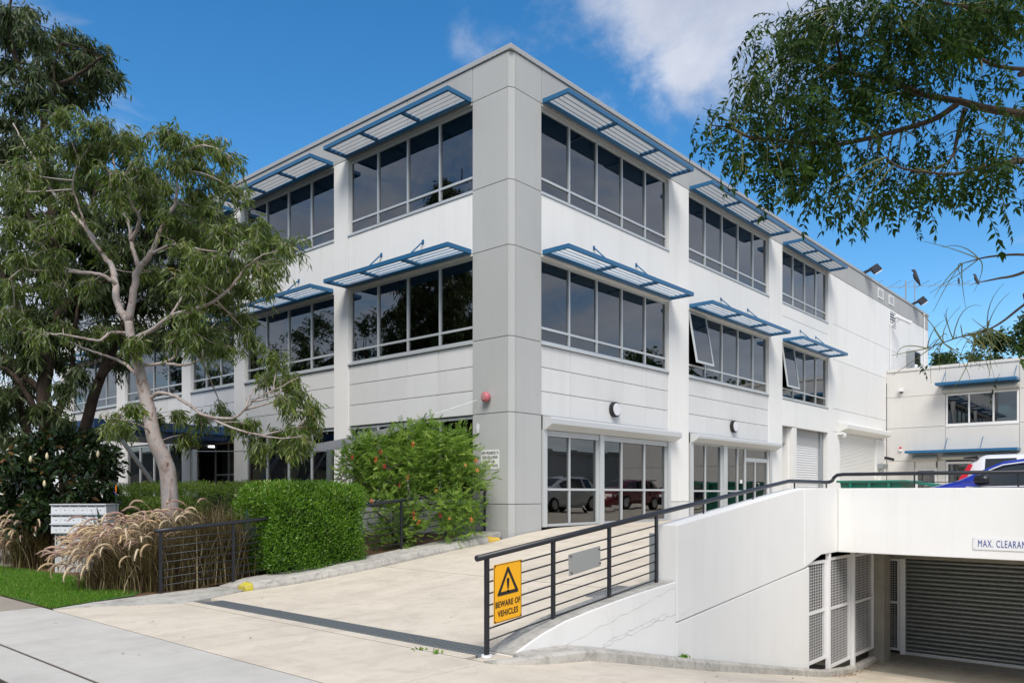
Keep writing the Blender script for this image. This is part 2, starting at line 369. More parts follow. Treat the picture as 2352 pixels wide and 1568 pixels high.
# bays: (start, end, panes)
LB = [(1.20, 5.96, 4), (6.62, 11.39, 4), (12.05, 15.00, 3), (15.65, 20.42, 4), (21.20, 26.00, 4)]
RB = [(1.10, 6.97, 5), (8.16, 14.01, 5), (15.22, 19.95, 4)]
LP = [(5.96, 6.62), (11.39, 12.05), (15.00, 15.65), (20.42, 21.20), (26.00, 27.40)]
RP = [(6.97, 8.16), (14.01, 15.22), (19.95, 20.51)]
rw = np.random.default_rng(17)
BLIND = M('blind_slats', (0.55, 0.55, 0.53), 0.6)
def window(face, a0, a1, z0, z1, n, ztr=None, fw=0.065, rec=0.09, skip=(), mull=None, m=ALU, parent=None, sill=True, reveal=True):
    """frame with mullions and a transom as one part, each pane a sub-part"""
    mb = MB(); d0, d1 = -rec - 0.05, -rec + 0.015
    fbox(mb, face, a0, a0 + fw, d0, d1, z0, z1); fbox(mb, face, a1 - fw, a1, d0, d1, z0, z1)
    fbox(mb, face, a0 + fw, a1 - fw, d0, d1 - 0.002, z1 - fw, z1); fbox(mb, face, a0 + fw, a1 - fw, d0, d1 - 0.002, z0, z0 + fw)
    ms = mull or [a0 + (a1 - a0) * i / n for i in range(1, n)]
    hw = fw * 0.42
    for a in ms: fbox(mb, face, a - hw, a + hw, d0, d1 + 0.012, z0 + fw, z1 - fw)
    ed = [a0 + fw] + [x for a in ms for x in (a - hw, a + hw)] + [a1 - fw]
    if ztr:
        for i in range(0, len(ed), 2): fbox(mb, face, ed[i], ed[i + 1], d0, d1 + 0.004, ztr - hw, ztr + hw)
    if sill: fbox(mb, face, a0 - 0.01, a1 + 0.01, d0 + 0.02, 0.025, z0 - 0.055, z0 - 0.004)
    wn = mb.build('window', m, parent or B)
    pm = MB(); fbox(pm, face, 0, 1, 0, 1, 0, 1)
    for i in range(0, len(ed), 2):
        rows = [(z0 + fw, (ztr - hw) if ztr else z1 - fw)] + ([(ztr + hw, z1 - fw)] if ztr else [])
        for j, (za, zb) in enumerate(rows):
            if (i // 2, j) in skip: continue
            # panes are never perfectly in plane with each other
            g = MB(); q = [rw.normal() * 0.0016 for _ in range(4)]; A0, A1 = ed[i] + 0.001, ed[i + 1] - 0.001; za += 0.001; zb -= 0.001; D_ = -rec - 0.017
            g.hexa([fpt(face, A0, D_ + q[0] - 0.004, za), fpt(face, A1, D_ + q[1] - 0.004, za), fpt(face, A1, D_ + q[1] + 0.004, za), fpt(face, A0, D_ + q[0] + 0.004, za),
                    fpt(face, A0, D_ + q[2] - 0.004, zb), fpt(face, A1, D_ + q[3] - 0.004, zb), fpt(face, A1, D_ + q[3] + 0.004, zb), fpt(face, A0, D_ + q[2] + 0.004, zb)])
            g.build('pane', GLASS, wn)
            if ztr and z0 > 4 and j == 1 and rw.random() < 0.45:      # venetian blinds hung behind some panes
                b_ = MB(); zz = zb - 0.02; stop = za + (zb - za) * rw.choice([0.0, 0.0, 0.35, 0.55])
                while zz > stop:
                    b_.add([fpt(face, A0 + 0.02, D_ - 0.14, zz), fpt(face, A1 - 0.02, D_ - 0.14, zz), fpt(face, A1 - 0.02, D_ - 0.115, zz - 0.034), fpt(face, A0 + 0.02, D_ - 0.115, zz - 0.034)], [(0, 1, 2, 3)]); zz -= 0.046
                b_.build('blind', BLIND, wn, kind='stuff')
    return wn, ed
def sunshade(face, a0, a1, zt, struts=True, parent=None, proj=0.78):
    """blue fascia frame with two arms, angled slats and stays up to the wall"""
    mb = MB(); h, t = 0.105, 0.05
    fbox(mb, face, a0, a1, proj - t, proj, zt - h, zt)
    fbox(mb, face, a0, a0 + t, 0.0, proj - t - 0.001, zt - h, zt); fbox(mb, face, a1 - t, a1, 0.0, proj - t - 0.001, zt - h, zt)
    s = mb.build('sunshade', BLUE, parent or B, bevel=0.004)
    k = MB(); k.cyl(fpt(face, a0 + t, 0.07, zt - 0.075), fpt(face, a1 - t, 0.07, zt - 0.075), 0.055, 12); k.build('rear_tube', BLUE, s, smooth=True)
    n = 3; L = (a1 - a0); aa = [a0 + L * 0.352, a0 + L * 0.69]
    for a in aa:
        k = MB(); fbox(k, face, a - 0.03, a + 0.03, 0.13, proj - t - 0.002, zt - h + 0.004, zt - 0.02); k.build('arm', BLUE, s)
    ends = [a0 + t] + [x for a in aa for x in (a - 0.031, a + 0.031)] + [a1 - t]
    for i in range(0, len(ends), 2):
        for j in range(4):
            d = 0.215 + j * 0.145
            k = MB(); e0, e1 = ends[i] + 0.002, ends[i + 1] - 0.002
            pa = [(d + 0.055, zt - 0.094), (d + 0.059, zt - 0.089), (d - 0.055, zt - 0.012), (d - 0.059, zt - 0.017)]
            k.prism([fpt(face, e0, x, z) for x, z in pa], [fpt(face, e1, x, z) for x, z in pa]); k.build('slat', SLAT, s)
    if struts:
        for a in aa:
            k = MB(); k.bar(fpt(face, a, 0.02, zt + 0.53), fpt(face, a, 0.60, zt - 0.03), 0.03, 0.03)
            fbox(k, face, a - 0.035, a + 0.035, 0.0, 0.02, zt + 0.48, zt + 0.58); k.build('strut', BLUE, s)
    return s
# street facade ----------------------------------------------------
for bi, (a0, a1, n) in enumerate(LB):
    for fl, (z0, z1) in enumerate(((5.16, 7.17), (8.70, 10.72))):
        window('L', a0, a1, z0, z1, n, z0 + 0.36)
        sunshade('L', a0 + 0.03, a1 + 0.06, z1 + 0.165 if fl == 0 else z1 + 0.18, struts=(fl == 0))
        panel('L', a0, a1, z1 + 0.0, z1 + 0.06, WHITE if fl == 0 else BAND, 0.0, bev=0.0, name='window_head')
    panel('L', a0, a1, 7.23, 8.645, WHITE, 0.0)
    # pale spandrel: three courses, cut at the mullions
    for r_, (za, zb) in enumerate(((3.44, 4.01), (4.01, 4.58), (4.58, 5.10))):
        for i in range(n): panel('L', a0 + (a1 - a0) * i / n, a0 + (a1 - a0) * (i + 1) / n, za, zb, PALE, -0.03)
    if bi != 2:
        window('L', a0, a1, 1.38, 3.42, n)
        panel('L', a0, a1, 0.2, 1.32, GREY, -0.03)
for a0, a1 in LP: panel('L', a0, a1, 0.2, 10.78, WHITE, 0.006, th=0.30)
for a0, a1 in ((1.20, 3.5), (3.5, 6.03), (6.03, 9.02), (9.02, 12.05), (12.05, 15.0), (15.0, 18.0), (18.0, 21.2), (21.2, 24.3), (24.3, 27.4)):
    panel('L', a0, a1, 10.79, 11.59, BAND, 0.003)
# entrance bay below the canopy: dark glazed lobby set back
mb = MB(); fbox(mb, 'L', 12.05, 15.0, -2.2, -2.1, 0.2, 3.42); mb.build('lobby_wall', DGREY, B)
wn, _ = window('L', 12.06, 14.99, 0.75, 3.40, 3, 2.25, rec=0.9, sill=False)
# yard facade ------------------------------------------------------
def open_sash(face, a0, a1, z0, z1, ang, parent):
    mb = MB(); w_ = 0.05
    H = z1 - z0
    def pt(a, t, o): # t from the hinge at the top downwards
        return fpt(face, a, -0.06 + math.sin(ang) * t + o * math.cos(ang), z1 - math.cos(ang) * t + o * math.sin(ang))
    def slab(mb, x0, x1, t0, t1, o0, o1):
        mb.hexa([pt(x0, t0, o0), pt(x1, t0, o0), pt(x1, t0, o1), pt(x0, t0, o1), pt(x0, t1, o0), pt(x1, t1, o0), pt(x1, t1, o1), pt(x0, t1, o1)])
    slab(mb, a0, a0 + w_, 0, H, 0, 0.045); slab(mb, a1 - w_, a1, 0, H, 0, 0.045)
    slab(mb, a0 + w_, a1 - w_, 0, w_, 0, 0.043); slab(mb, a0 + w_, a1 - w_, H - w_ * 1.2, H, 0, 0.043)
    s = mb.build('sash', ALU, parent)
    g = MB(); slab(g, a0 + w_, a1 - w_, w_, H - w_ * 1.2, 0.015, 0.025); g.build('pane', GLASS, parent)
for bi, (a0, a1, n) in enumerate(RB):
    for fl, (z0, z1) in enumerate(((5.16, 7.17), (8.70, 10.72))):
        opn = bi in (1, 2) and fl == 0
        wn, ed = window('R', a0, a1, z0, z1, n, z0 + 0.36, skip=((0, 1),) if opn else ())
        if opn: open_sash('R', ed[0] - 0.01, ed[1] + 0.01, z0 + 0.36, z1 - 0.05, R(10 if bi == 1 else 8), wn)
        sunshade('R', a0 + 0.03, a1 + 0.07, z1 + 0.165 if fl == 0 else z1 + 0.18, struts=(fl == 0))
        panel('R', a0, a1, z1, z1 + 0.06, WHITE if fl == 0 else BAND, 0.0, bev=0.0, name='window_head')
    if bi < 2:
        panel('R', a0, a1, 7.23, 8.645, WHITE, 0.0)
        for za, zb in ((3.44, 4.01), (4.01, 4.58), (4.58, 5.10)):
            for i in range(n): panel('R', a0 + (a1 - a0) * i / n, a0 + (a1 - a0) * (i + 1) / n, za, zb, PALE, -0.03)
    else:
        panel('R', a0, a1, 7.23, 8.18, WHITE, 0.0); panel('R', a0, a1, 8.18, 8.645, WHITE, 0.0); panel('R', a0, a1, 4.11, 5.10, WHITE, 0.0)
for a0, a1 in RP:
    if a0 < 14:
        m_ = (a0 + a1) / 2
        for b0, b1 in ((a0, m_), (m_, a1)):
            panel('R', b0, b1, 1.35, 10.78, WHITE, 0.006, th=0.30); panel('R', b0, b1, 0.5, 1.35, PALE if a0 < 10 else WHITE, 0.006, th=0.30)
    else: panel('R', a0, a1, 0.5, 10.78, WHITE, 0.006, th=0.30)
for a0, a1 in ((1.10, 3.4), (3.4, 6.97), (6.97, 8.16), (8.16, 11.4), (11.4, 14.01), (14.01, 15.22), (15.22, 19.0), (19.0, 20.51), (20.51, 23.4), (23.4, 26.2), (26.2, 28.0), (28.0, 31.0), (31.0, 33.4), (33.4, 35.8)):
    panel('R', a0, a1, 10.79, 11.59, BAND, 0.003)
# blank rear part of the yard facade
for za, zb in ((4.20, 5.17), (5.17, 7.24), (7.24, 8.73), (8.73, 10.78)):
    panel('R', 20.51, 21.15, za, zb, WHITE, 0.0); panel('R', 21.15, 27.95, za, zb, WHITE, 0.0)
for a0, a1 in ((20.51, 21.38), (26.30, 27.95)): panel('R', a0, a1, 0.5, 4.20, WHITE, 0.0)
for za, zb in ((7.0, 8.73), (8.73, 10.78)): panel('R', 27.95, 35.8, za, zb, WHITE, 0.0)
# parapet capping
mb = MB(); t = 0.32
mb.box(XF - 0.035, XF + t, YF - 0.035, YF + 27.45, 11.60, 11.715); mb.box(XF + t, XF + 35.85, YF - 0.035, YF + t, 11.60, 11.713)
mb.build('parapet_cap', CAP, B, bevel=0.008)
# closed shell behind the facades: roof, rear walls, storey slabs and a core
mb = MB(); mb.box(XF + 0.2, XF + 35.6, YF + 0.2, YF + 27.2, 11.0, 11.2); mb.build('roof', CEIL, B)
mb = MB(); mb.box(XF + 0.3, XF + 35.8, YF + 27.21, YF + 27.4, 0.2, 11.59); mb.build('rear_wall', WHITE, B)
mb = MB(); mb.box(XF + 35.62, XF + 35.8, YF + 0.17, YF + 27.2, 0.2, 11.59); mb.build('rear_wall', WHITE, B)
for za, zb in ((0.45, 0.74), (3.50, 5.0), (7.24, 8.5), (10.74, 10.95)):
    mb = MB(); mb.box(XF + 0.26, XF + 35.5, YF + 0.26, YF + 27.1, za, zb); mb.build('storey_slab', CEIL, B)
mb = MB(); mb.box(XF + 6.5, XF + 35.4, YF + 6.5, YF + 27.0, 0.74, 10.9); mb.build('interior_core', ROOM, B)
# office ceiling lights that show through the glass
for z_ in (3.46, 7.20):
    for (x_, y_, s_) in ((2.2, 2.6, 1), (2.2, 7.6, 1), (2.3, 18.0, 1)):
        mb = MB(); mb.box(XF + x_, XF + x_ + 1.2, YF + y_, YF + y_ + 0.16, z_ - 0.03, z_ + 0.02); mb.build('ceiling_light', TUBE, B)
# ground-floor shop windows with roller shutters -------------------
def shutter_box(face, a0, a1, z0, z1, proj, m, parent=None):
    pr = [(0.0, z0), (0.0, z1), (proj - 0.06, z1 - 0.03), (proj, z1 - 0.08), (proj, z0 + 0.13), (0.09, z0)]
    mb = MB(); mb.prism([fpt(face, a0, d, z) for d, z in pr], [fpt(face, a1, d, z) for d, z in pr])
    return mb.build('shutter_box', m, parent or B, bevel=0.005)
shutter_box('R', 1.13, 3.74, 3.10, 3.43, 0.30, SHUT); shutter_box('R', 3.745, 7.22, 3.10, 3.43, 0.30, SHUT)
for a0, a1 in ((1.12, 1.26), (3.44, 3.62), (6.88, 7.02)):
    mb = MB(); fbox(mb, 'R', a0, a1, -0.06, 0.05, 0.80, 3.10); mb.build('shutter_guide', ALU, B, bevel=0.004)
for a0, a1 in ((1.27, 3.43), (3.63, 6.87)):
    mb = MB()
    for i in range(3): fbox(mb, 'R', a0, a1, -0.02 + 0.0 * i, 0.02, 2.96 + i * 0.045, 3.0 + i * 0.045)
    mb.build('shutter_curtain', SHUT, B, bevel=0.004)
window('R', 1.26, 3.44, 0.80, 3.12, 2, 1.69, rec=0.05, sill=False, mull=[2.23]); window('R', 3.62, 6.88, 0.80, 3.12, 3, 1.69, rec=0.05, sill=False, mull=[4.55, 5.70])
shutter_box('R', 8.22, 10.9, 3.14, 3.43, 0.30, SHUT); shutter_box('R', 10.905, 14.5, 3.14, 3.43, 0.30, SHUT)
for a0, a1 in ((8.22, 8.38), (10.40, 10.66), (14.02, 14.2)):
    mb = MB(); fbox(mb, 'R', a0, a1, -0.06, 0.05, 0.80, 3.14); mb.build('shutter_guide', ALU, B, bevel=0.004)
window('R', 8.38, 10.40, 0.80, 3.16, 2, 1.67, rec=0.05, sill=False, mull=[9.29]); window('R', 10.66, 12.16, 0.80, 3.16, 2, 1.67, rec=0.05, sill=False, mull=[11.57])
window('R', 12.16, 14.02, 2.75, 3.16, 1, rec=0.05, sill=False)
dw, _ = window('R', 12.16, 14.02, 0.80, 2.75, 2, rec=0.05, sill=False, mull=[12.95]); dw.name = 'glazed_door'
mb = MB(); mb.tube([fpt('R', 13.06, -0.02, 1.75), fpt('R', 13.06, 0.05, 1.75), fpt('R', 13.06, 0.05, 1.95), fpt('R', 13.06, -0.02, 1.95)], 0.014, 8); mb.build('handle', ALU, dw)
mb = MB(); fbox(mb, 'R', 11.75, 11.95, -0.045, -0.043, 1.93, 2.05); mb.build('notice', SIGNW, B)
# plain opening, pier and white roller door
mb = MB(); fbox(mb, 'R', 15.24, 16.18, -0.9, -0.8, 0.6, 4.10); fbox(mb, 'R', 15.22, 15.24, -0.8, -0.02, 0.6, 4.10); fbox(mb, 'R', 16.16, 16.2, -0.79, -0.17, 0.6, 4.1); mb.build('recess', WHITE, B)
panel('R', 16.19, 16.60, 0.5, 4.10, WHITE, 0.0, th=0.35)
def roller(face, a0, a1, z0, z1, d, pitch, m, parent, depth=0.02, name='roller_door'):
    mb = MB(); n = int((z1 - z0) / pitch); seg = 4; vs_ = []; fs_ = []
    for i in range(n * seg + 1):
        z = z0 + (z1 - z0) * i / (n * seg); o = d + depth * math.sin(2 * math.pi * i / seg + 0.6)
        vs_ += [fpt(face, a0, o, z), fpt(face, a1, o, z)]
    fs_ = [(2 * i, 2 * i + 1, 2 * i + 3, 2 * i + 2) for i in range(n * seg)]
    mb.add(vs_, fs_); return mb.build(name, m, parent)
roller('R', 16.62, 19.60, 0.80, 4.08, -0.28, 0.095, WFRAME, B)
mb = MB(); fbox(mb, 'R', 19.60, 19.95, -0.30, -0.20, 0.7, 4.10); mb.build('door_jamb', STEEL, B)
mb = MB(); fbox(mb, 'R', 16.6, 19.95, -0.9, -0.32, 4.105, 4.16); mb.build('door_head', WHITE, B)
# cream roller shutter on the blank wall
roller('R', 21.40, 26.30, 0.80, 4.20, -0.05, 0.06, SHUTW, B, 0.008)
shutter_box('R', 21.12, 27.30, 4.22, 4.60, 0.42, SHUTW)
# louvred vents
def vent(face, a0, a1, z0, z1, n, name='louvre_vent', proj=0.03):
    mb = MB(); f = 0.06
    fbox(mb, face, a0, a1, 0.003, proj, z1 - f, z1); fbox(mb, face, a0, a1, 0.003, proj, z0, z0 + f)
    fbox(mb, face, a0, a0 + f, 0.003, proj, z0 + f, z1 - f); fbox(mb, face, a1 - f, a1, 0.003, proj, z0 + f, z1 - f)
    v = mb.build(name, WFRAME if proj < 0.1 else STEEL, B)
    k = MB(); fbox(k, face, a0 + f, a1 - f, 0.004, 0.008, z0 + f, z1 - f); k.build('opening', BLACK, v)
    for i in range(n):
        z = z0 + f + (z1 - z0 - 2 * f) * (i + 0.5) / n; k = MB()
        k.prism([fpt(face, a0 + f, d, zz) for d, zz in ((0.009, z + 0.03), (0.014, z + 0.035), (proj, z - 0.02), (proj - 0.006, z - 0.025))],
                [fpt(face, a1 - f, d, zz) for d, zz in ((0.009, z + 0.03), (0.014, z + 0.035), (proj, z - 0.02), (proj - 0.006, z - 0.025))]); k.build('blade', WFRAME if proj < 0.1 else STEEL, v)
    return v
vent('R', 26.6, 27.4, 10.98, 11.46, 4); vent('R', 28.35, 29.15, 10.98, 11.46, 4); vent('R', 28.4, 29.5, 9.95, 10.70, 5)
vent('R', 31.4, 32.6, 7.9, 9.05, 6, proj=0.4)
# service pipes on the blank wall
mb = MB(); mb.tube([fpt('R', 28.55, 0.05, 10.2), fpt('R', 28.45, 0.05, 7.7)], 0.022, 6); mb.build('conduit', WFRAME, B)
mb = MB(); mb.tube([fpt('R', 34.7, 0.06, 11.6), fpt('R', 34.7, 0.06, 7.7)], 0.03, 6); mb.build('downpipe', WFRAME, B)
# entrance canopy
mb = MB(); mb.box(XF - 4.3, XF - 0.01, YF + 12.06, YF + 15.3, 3.47, 3.74); mb.build('canopy', DBLUE, B, bevel=0.01)
mb = MB(); mb.box(XF - 3.3, XF - 0.01, YF + 12.3, YF + 15.1, 3.30, 3.465); mb.build('canopy_soffit', DBLUE, B)
for y_ in (12.2, 15.1):
    mb = MB(); mb.bar((XF - 3.7, YF + y_, 3.46), (XF - 1.7, YF + y_, 0.7), 0.10, 0.10); mb.build('canopy_prop', STEEL, B)

# ================================================================== ANNEX
XA = XF + 28.0
A = empty('annex_building', (XA, 9.0, 0.8), 'lower cream two-storey annex with flat blue awnings behind the car park', 'building')
def ap(y0, y1, z0, z1, m=CREAM, d=0.0, name='panel'):
    mb = MB(); fbox(mb, 'A', y0 + G, y1 - G, d - 0.2, d, z0 + G, z1 - G); return mb.build(name, m, A, bevel=0.006)
YE = -4.0
for (y0, y1) in ((9.11, YF), ): 
    for z0, z1 in ((3.16, 4.76), (4.76, 6.27), (6.27, 7.50)): ap(y0, y1, z0, z1)
for y0, y1 in ((6.15, 9.11),):
    ap(y0, y1, 6.27, 7.50); ap(y0, y1, 3.16, 4.74)
for y0, y1 in ((3.0, 6.15), (0.0, 3.0), (YE, 0.0)):
    for z0, z1 in ((0.5, 3.16), (3.16, 4.76), (4.76, 6.27), (6.27, 7.50)): ap(y0, y1, z0, z1)
ap(10.45, YF, 0.5, 3.16); ap(9.11, 9.45, 0.5, 3.16)
mb = MB(); mb.box(XA - 0.04, XA + 0.3, YE, YF - 0.05, 7.50, 7.64); mb.build('parapet_cap', CREAM, A, bevel=0.01)
mb = MB(); mb.box(XA + 0.21, XA + 9, YE + 0.1, YF - 0.25, 7.1, 7.3); mb.build('roof', CEIL, A)
mb = MB(); mb.box(XA + 5, XA + 5.2, YE + 0.1, YF - 0.26, 0.5, 7.09); mb.build('interior_core', ROOM, A)
mb = MB(); mb.box(XA + 0.21, XA + 4.9, YE + 0.1, YF - 0.27, 3.5, 4.5); mb.build('storey_slab', CEIL, A)
mb = MB(); mb.box(XA + 0.2, XA + 9, YE, YE + 0.09, 0.5, 7.5); mb.build('rear_wall', CREAM, A)
window('A', 6.16, 9.10, 4.77, 6.26, 3, rec=0.03, fw=0.085, mull=[7.15, 8.13], m=WFRAME, parent=A)
window('A', 6.16, 9.10, 0.80, 3.07, 2, rec=0.03, fw=0.10, mull=[7.6], m=WFRAME, parent=A)
dr, _ = window('A', 9.46, 10.44, 0.80, 2.80, 1, rec=0.05, fw=0.12, m=WFRAME, parent=A, sill=False); dr.name = 'entrance_door'
k = MB(); fbox(k, 'A', 9.78, 10.0, -0.045, -0.04, 1.96, 2.04); k.build('door_plate', SHUTW, dr)
def rounded_box(y0, y1, z0, z1, proj, m):
    pr = [(0.0, z0), (0.0, z1), (proj * 0.7, z1 - 0.02), (proj, z1 - 0.12), (proj, z0 + 0.08), (proj * 0.75, z0)]
    k = MB(); k.prism([fpt('A', y0, d, z) for d, z in pr], [fpt('A', y1, d, z) for d, z in pr]); return k.build('shutter_box', m, A, bevel=0.02)
rounded_box(6.13, 9.23, 6.28, 6.56, 0.25, SHUTG); rounded_box(9.42, 10.52, 3.10, 3.40, 0.25, SHUTG); rounded_box(6.13, 9.23, 3.17, 3.43, 0.25, SHUTG)
roller('A', 9.5, 10.40, 2.78, 3.10, 0.03, 0.05, SHUTW, A, 0.006, 'shutter_curtain')
for (y0, y1, z_, rods) in ((6.12, 9.36, 6.72, (9.1, 6.25)), (6.1, 10.66, 3.61, (9.02, 7.56))):
    k = MB(); fbox(k, 'A', y0, y1, 0.0, 0.9, z_ - 0.12, z_); aw = k.build('awning', BLUE, A, bevel=0.01)
    for y_ in rods:
        q = MB(); q.cyl(fpt('A', y_, 0.01, z_ + 0.58), fpt('A', y_, 0.7, z_), 0.015, 6); q.build('stay_rod', BLUE, aw)
# ================================================================== SITE
def ramp_z(x):    # surface of the rising driveway
    return float(np.interp(x, [0, 6.2, 7.0, 7.8, 8.7, 9.6, 11.2, 12.6, 13.6, 14.8, 16.5, 22, 60], [0, 0, 0.015, 0.055, 0.125, 0.21, 0.385, 0.535, 0.66, 0.765, 0.80, 0.815, 0.83]))
def low_z(x):     # surface of the driveway that drops to the garage
    return float(np.interp(x, [0, 5.4, 6.6, 9.4, 13.97, 15.4, 16.2, 40], [0, 0, -0.12, -0.72, -1.62, -1.82, -1.87, -1.87]))
def strip(name, xs, y0, y1, zf, m, parent=None, th=0.12, ny=1, kind=None, label=None, jit=0.0):
    """slab that follows a height profile along x; y0,y1 numbers or functions of x"""
    f0 = y0 if callable(y0) else (lambda x: y0); f1 = y1 if callable(y1) else (lambda x: y1)
    mb = MB(); n = len(xs)
    V = []; F = []
    for x in xs:
        for j in range(ny + 1):
            y = f0(x) + (f1(x) - f0(x)) * j / ny; V.append((x, y, zf(x)))
    b = len(V)
    for x in xs:
        for j in range(ny + 1):
            y = f0(x) + (f1(x) - f0(x)) * j / ny; V.append((x, y, zf(x) - th))
    c = ny + 1
    for i in range(n - 1):
        for j in range(ny):
            a = i * c + j; F.append((a, a + c, a + c + 1, a + 1)); F.append((b + a, b + a + 1, b + a + c + 1, b + a + c))
    for i in range(n - 1):
        a = i * c; F.append((a, b + a, b + a + c, a + c)); a = i * c + ny; F.append((a, a + c, b + a + c, b + a))
    F.append(tuple(list(range(c)) + list(range(b + c - 1, b - 1, -1)))); e = (n - 1) * c
    F.append(tuple(list(range(e, e + c))[::-1] + list(range(b + e, b + e + c))))
    mb.add(V, F)
    me = mb.mesh(name, 0.004, False, 1); me.materials.append(m); return tag(link(name, me, parent), label, kind=kind)
xs_of = lambda a, b, n: list(np.linspace(a, b, n))
# the earth, with the sunken yard cut out of it
SOIL = M('mulch_soil', (0.11, 0.065, 0.035), 0.95); _t = NT(SOIL)
_t.base(_t.ramp(_t.noise(_t.pos(), 34, 4, 0.7), [(0.3, (0.045, 0.024, 0.013)), (0.5, (0.13, 0.07, 0.035)), (0.72, (0.27, 0.16, 0.085))])); _t.bump(_t.noise(_t.pos(), 40, 3), 0.8, 0.03)
EARTH = M('open_ground', (0.13, 0.12, 0.09), 0.95); _t = NT(EARTH)
_t.base(_t.ramp(_t.noise(_t.pos(), 0.3, 5), [(0.3, (0.10, 0.11, 0.06)), (0.7, (0.20, 0.18, 0.14))]))
mb = MB(); X0, X1, Y0, Y1 = 5.42, 46.0, -9.0, 11.72; Z_ = -0.16; BIG = 1500
mb.add([(-BIG, -BIG, Z_), (BIG, -BIG, Z_), (BIG, BIG, Z_), (-BIG, BIG, Z_), (X0, Y0, Z_), (X1, Y0, Z_), (X1, Y1, Z_), (X0, Y1, Z_)],
       [(0, 1, 5, 4), (1, 2, 6, 5), (2, 3, 7, 6), (3, 0, 4, 7)])
mb.build('ground', EARTH, kind='structure')
# street
ASPH = concrete('asphalt', (0.055, 0.055, 0.056), 0.2, 1.0, stain=(0.03, 0.03, 0.03), scale=0.6)
mb = MB(); mb.box(-9.5, 1.72, -80, 160, -0.3, -0.135); mb.build('road', ASPH, kind='structure')
mb = MB(); mb.box(1.725, 2.17, -80, 160, -0.3, -0.02); mb.build('gutter', CONC_K, bevel=0.03, kind='structure')
mb = MB(); mb.box(-30, -9.5, -80, 160, -0.3, -0.05); mb.build('far_verge', EARTH, kind='structure')
# footpath: pale crossing slabs, brown older path to the left
FP = empty('footpath', (3, 6, 0), kind='structure')
mb = MB(); mb.box(2.175, 3.93, -40, 90, -0.15, -0.012); mb.build('joint_bed', JOINT, FP)
for (x0, x1, y0, y1) in ((2.19, 2.655, -6, 2.2), (2.19, 2.655, 2.2, 7.7), (2.19, 2.655, 7.7, 12.3), (2.695, 3.925, -6, 1.0), (2.695, 3.925, 1.0, 12.25)):
    mb = MB(); mb.box(x0, x1, y0, y1 - 0.012, -0.1, 0.0); mb.build('slab', CONC_G, FP, bevel=0.005)
for k in range(16):
    y0 = 12.27 + k * 1.5; mb = MB(); mb.box(2.69, 3.925, y0, y0 + 1.485, -0.1, 0.002); mb.build('slab', CONC_P, FP, bevel=0.006)
# driveway
DW = empty('driveway', (8, 8, 0), kind='structure')
mb = MB(); mb.box(3.93, 5.42, 3.9, 11.9, -0.15, -0.014); mb.build('joint_bed', JOINT, DW)
def wing(x): return float(np.interp(x, [3.945, 4.18, 5.42], [11.86, 11.88, 11.10]))
strip('slab', xs_of(3.945, 5.415, 6), 5.10, wing, lambda x: 0.0, CONC_B, DW, ny=6)
strip('slab', xs_of(3.945, 5.36, 6), -4.0, lambda x: 5.085, lambda x: 0.0, CONC_B, DW, ny=6)
strip('slab', xs_of(5.44, 5.60, 2), 5.40, 11.2, lambda x: 0.0, CONC_B, DW, ny=4)
strip('slab', xs_of(5.965, 9.58, 24), lambda x: float(np.interp(x, [5.9, 8.9], [5.38, 5.42])), 11.66, ramp_z, CONC_B, DW, ny=4)
strip('slab', xs_of(9.61, 13.4, 20), 5.34, 11.66, ramp_z, CONC_B, DW, ny=4)
strip('slab', xs_of(13.425, 14.9, 8), 5.34, YF - 0.03, ramp_z, CONC_B, DW, ny=2)
strip('slab', xs_of(14.91, 23.0, 10), 5.34, YF - 0.03, ramp_z, CONC_B, DW, ny=2)
strip('joint_bed', xs_of(5.97, 14.9, 40), 5.45, 11.64, lambda x: ramp_z(x) - 0.02, JOINT, DW, th=0.02)
for xa, xb in ((9.58, 9.61), (13.40, 13.425)): strip('joint_filler', [xa + 0.001, xb - 0.001], 5.45, 11.65, lambda x: ramp_z(x) - 0.0035, JOINT, DW, th=0.03)
strip('joint_filler', [5.416, 5.439], 5.1, 11.1, lambda x: -0.0035, JOINT, DW, th=0.03); strip('joint_filler', [3.927, 3.943], -4, 11.85, lambda x: -0.0035, JOINT, DW, th=0.03)
strip('joint_filler', xs_of(3.95, 5.36, 3), 5.086, 5.099, lambda x: -0.0035, JOINT, DW, th=0.03)
strip('slab', xs_of(5.44, 5.95, 3), 5.09, 5.295, lambda x: 0.0, CONC_B, DW)
# suspended car park deck
strip('car_park_deck', xs_of(15.06, 23.0, 6), -9.0, 5.335, lambda x: ramp_z(x), CONC_B, None, th=0.24, ny=2, kind='structure')
strip('car_park_deck', xs_of(23.01, XA - 0.005, 4), -9.0, YF - 0.035, lambda x: ramp_z(x), CONC_B, None, th=0.24, ny=2, kind='structure')
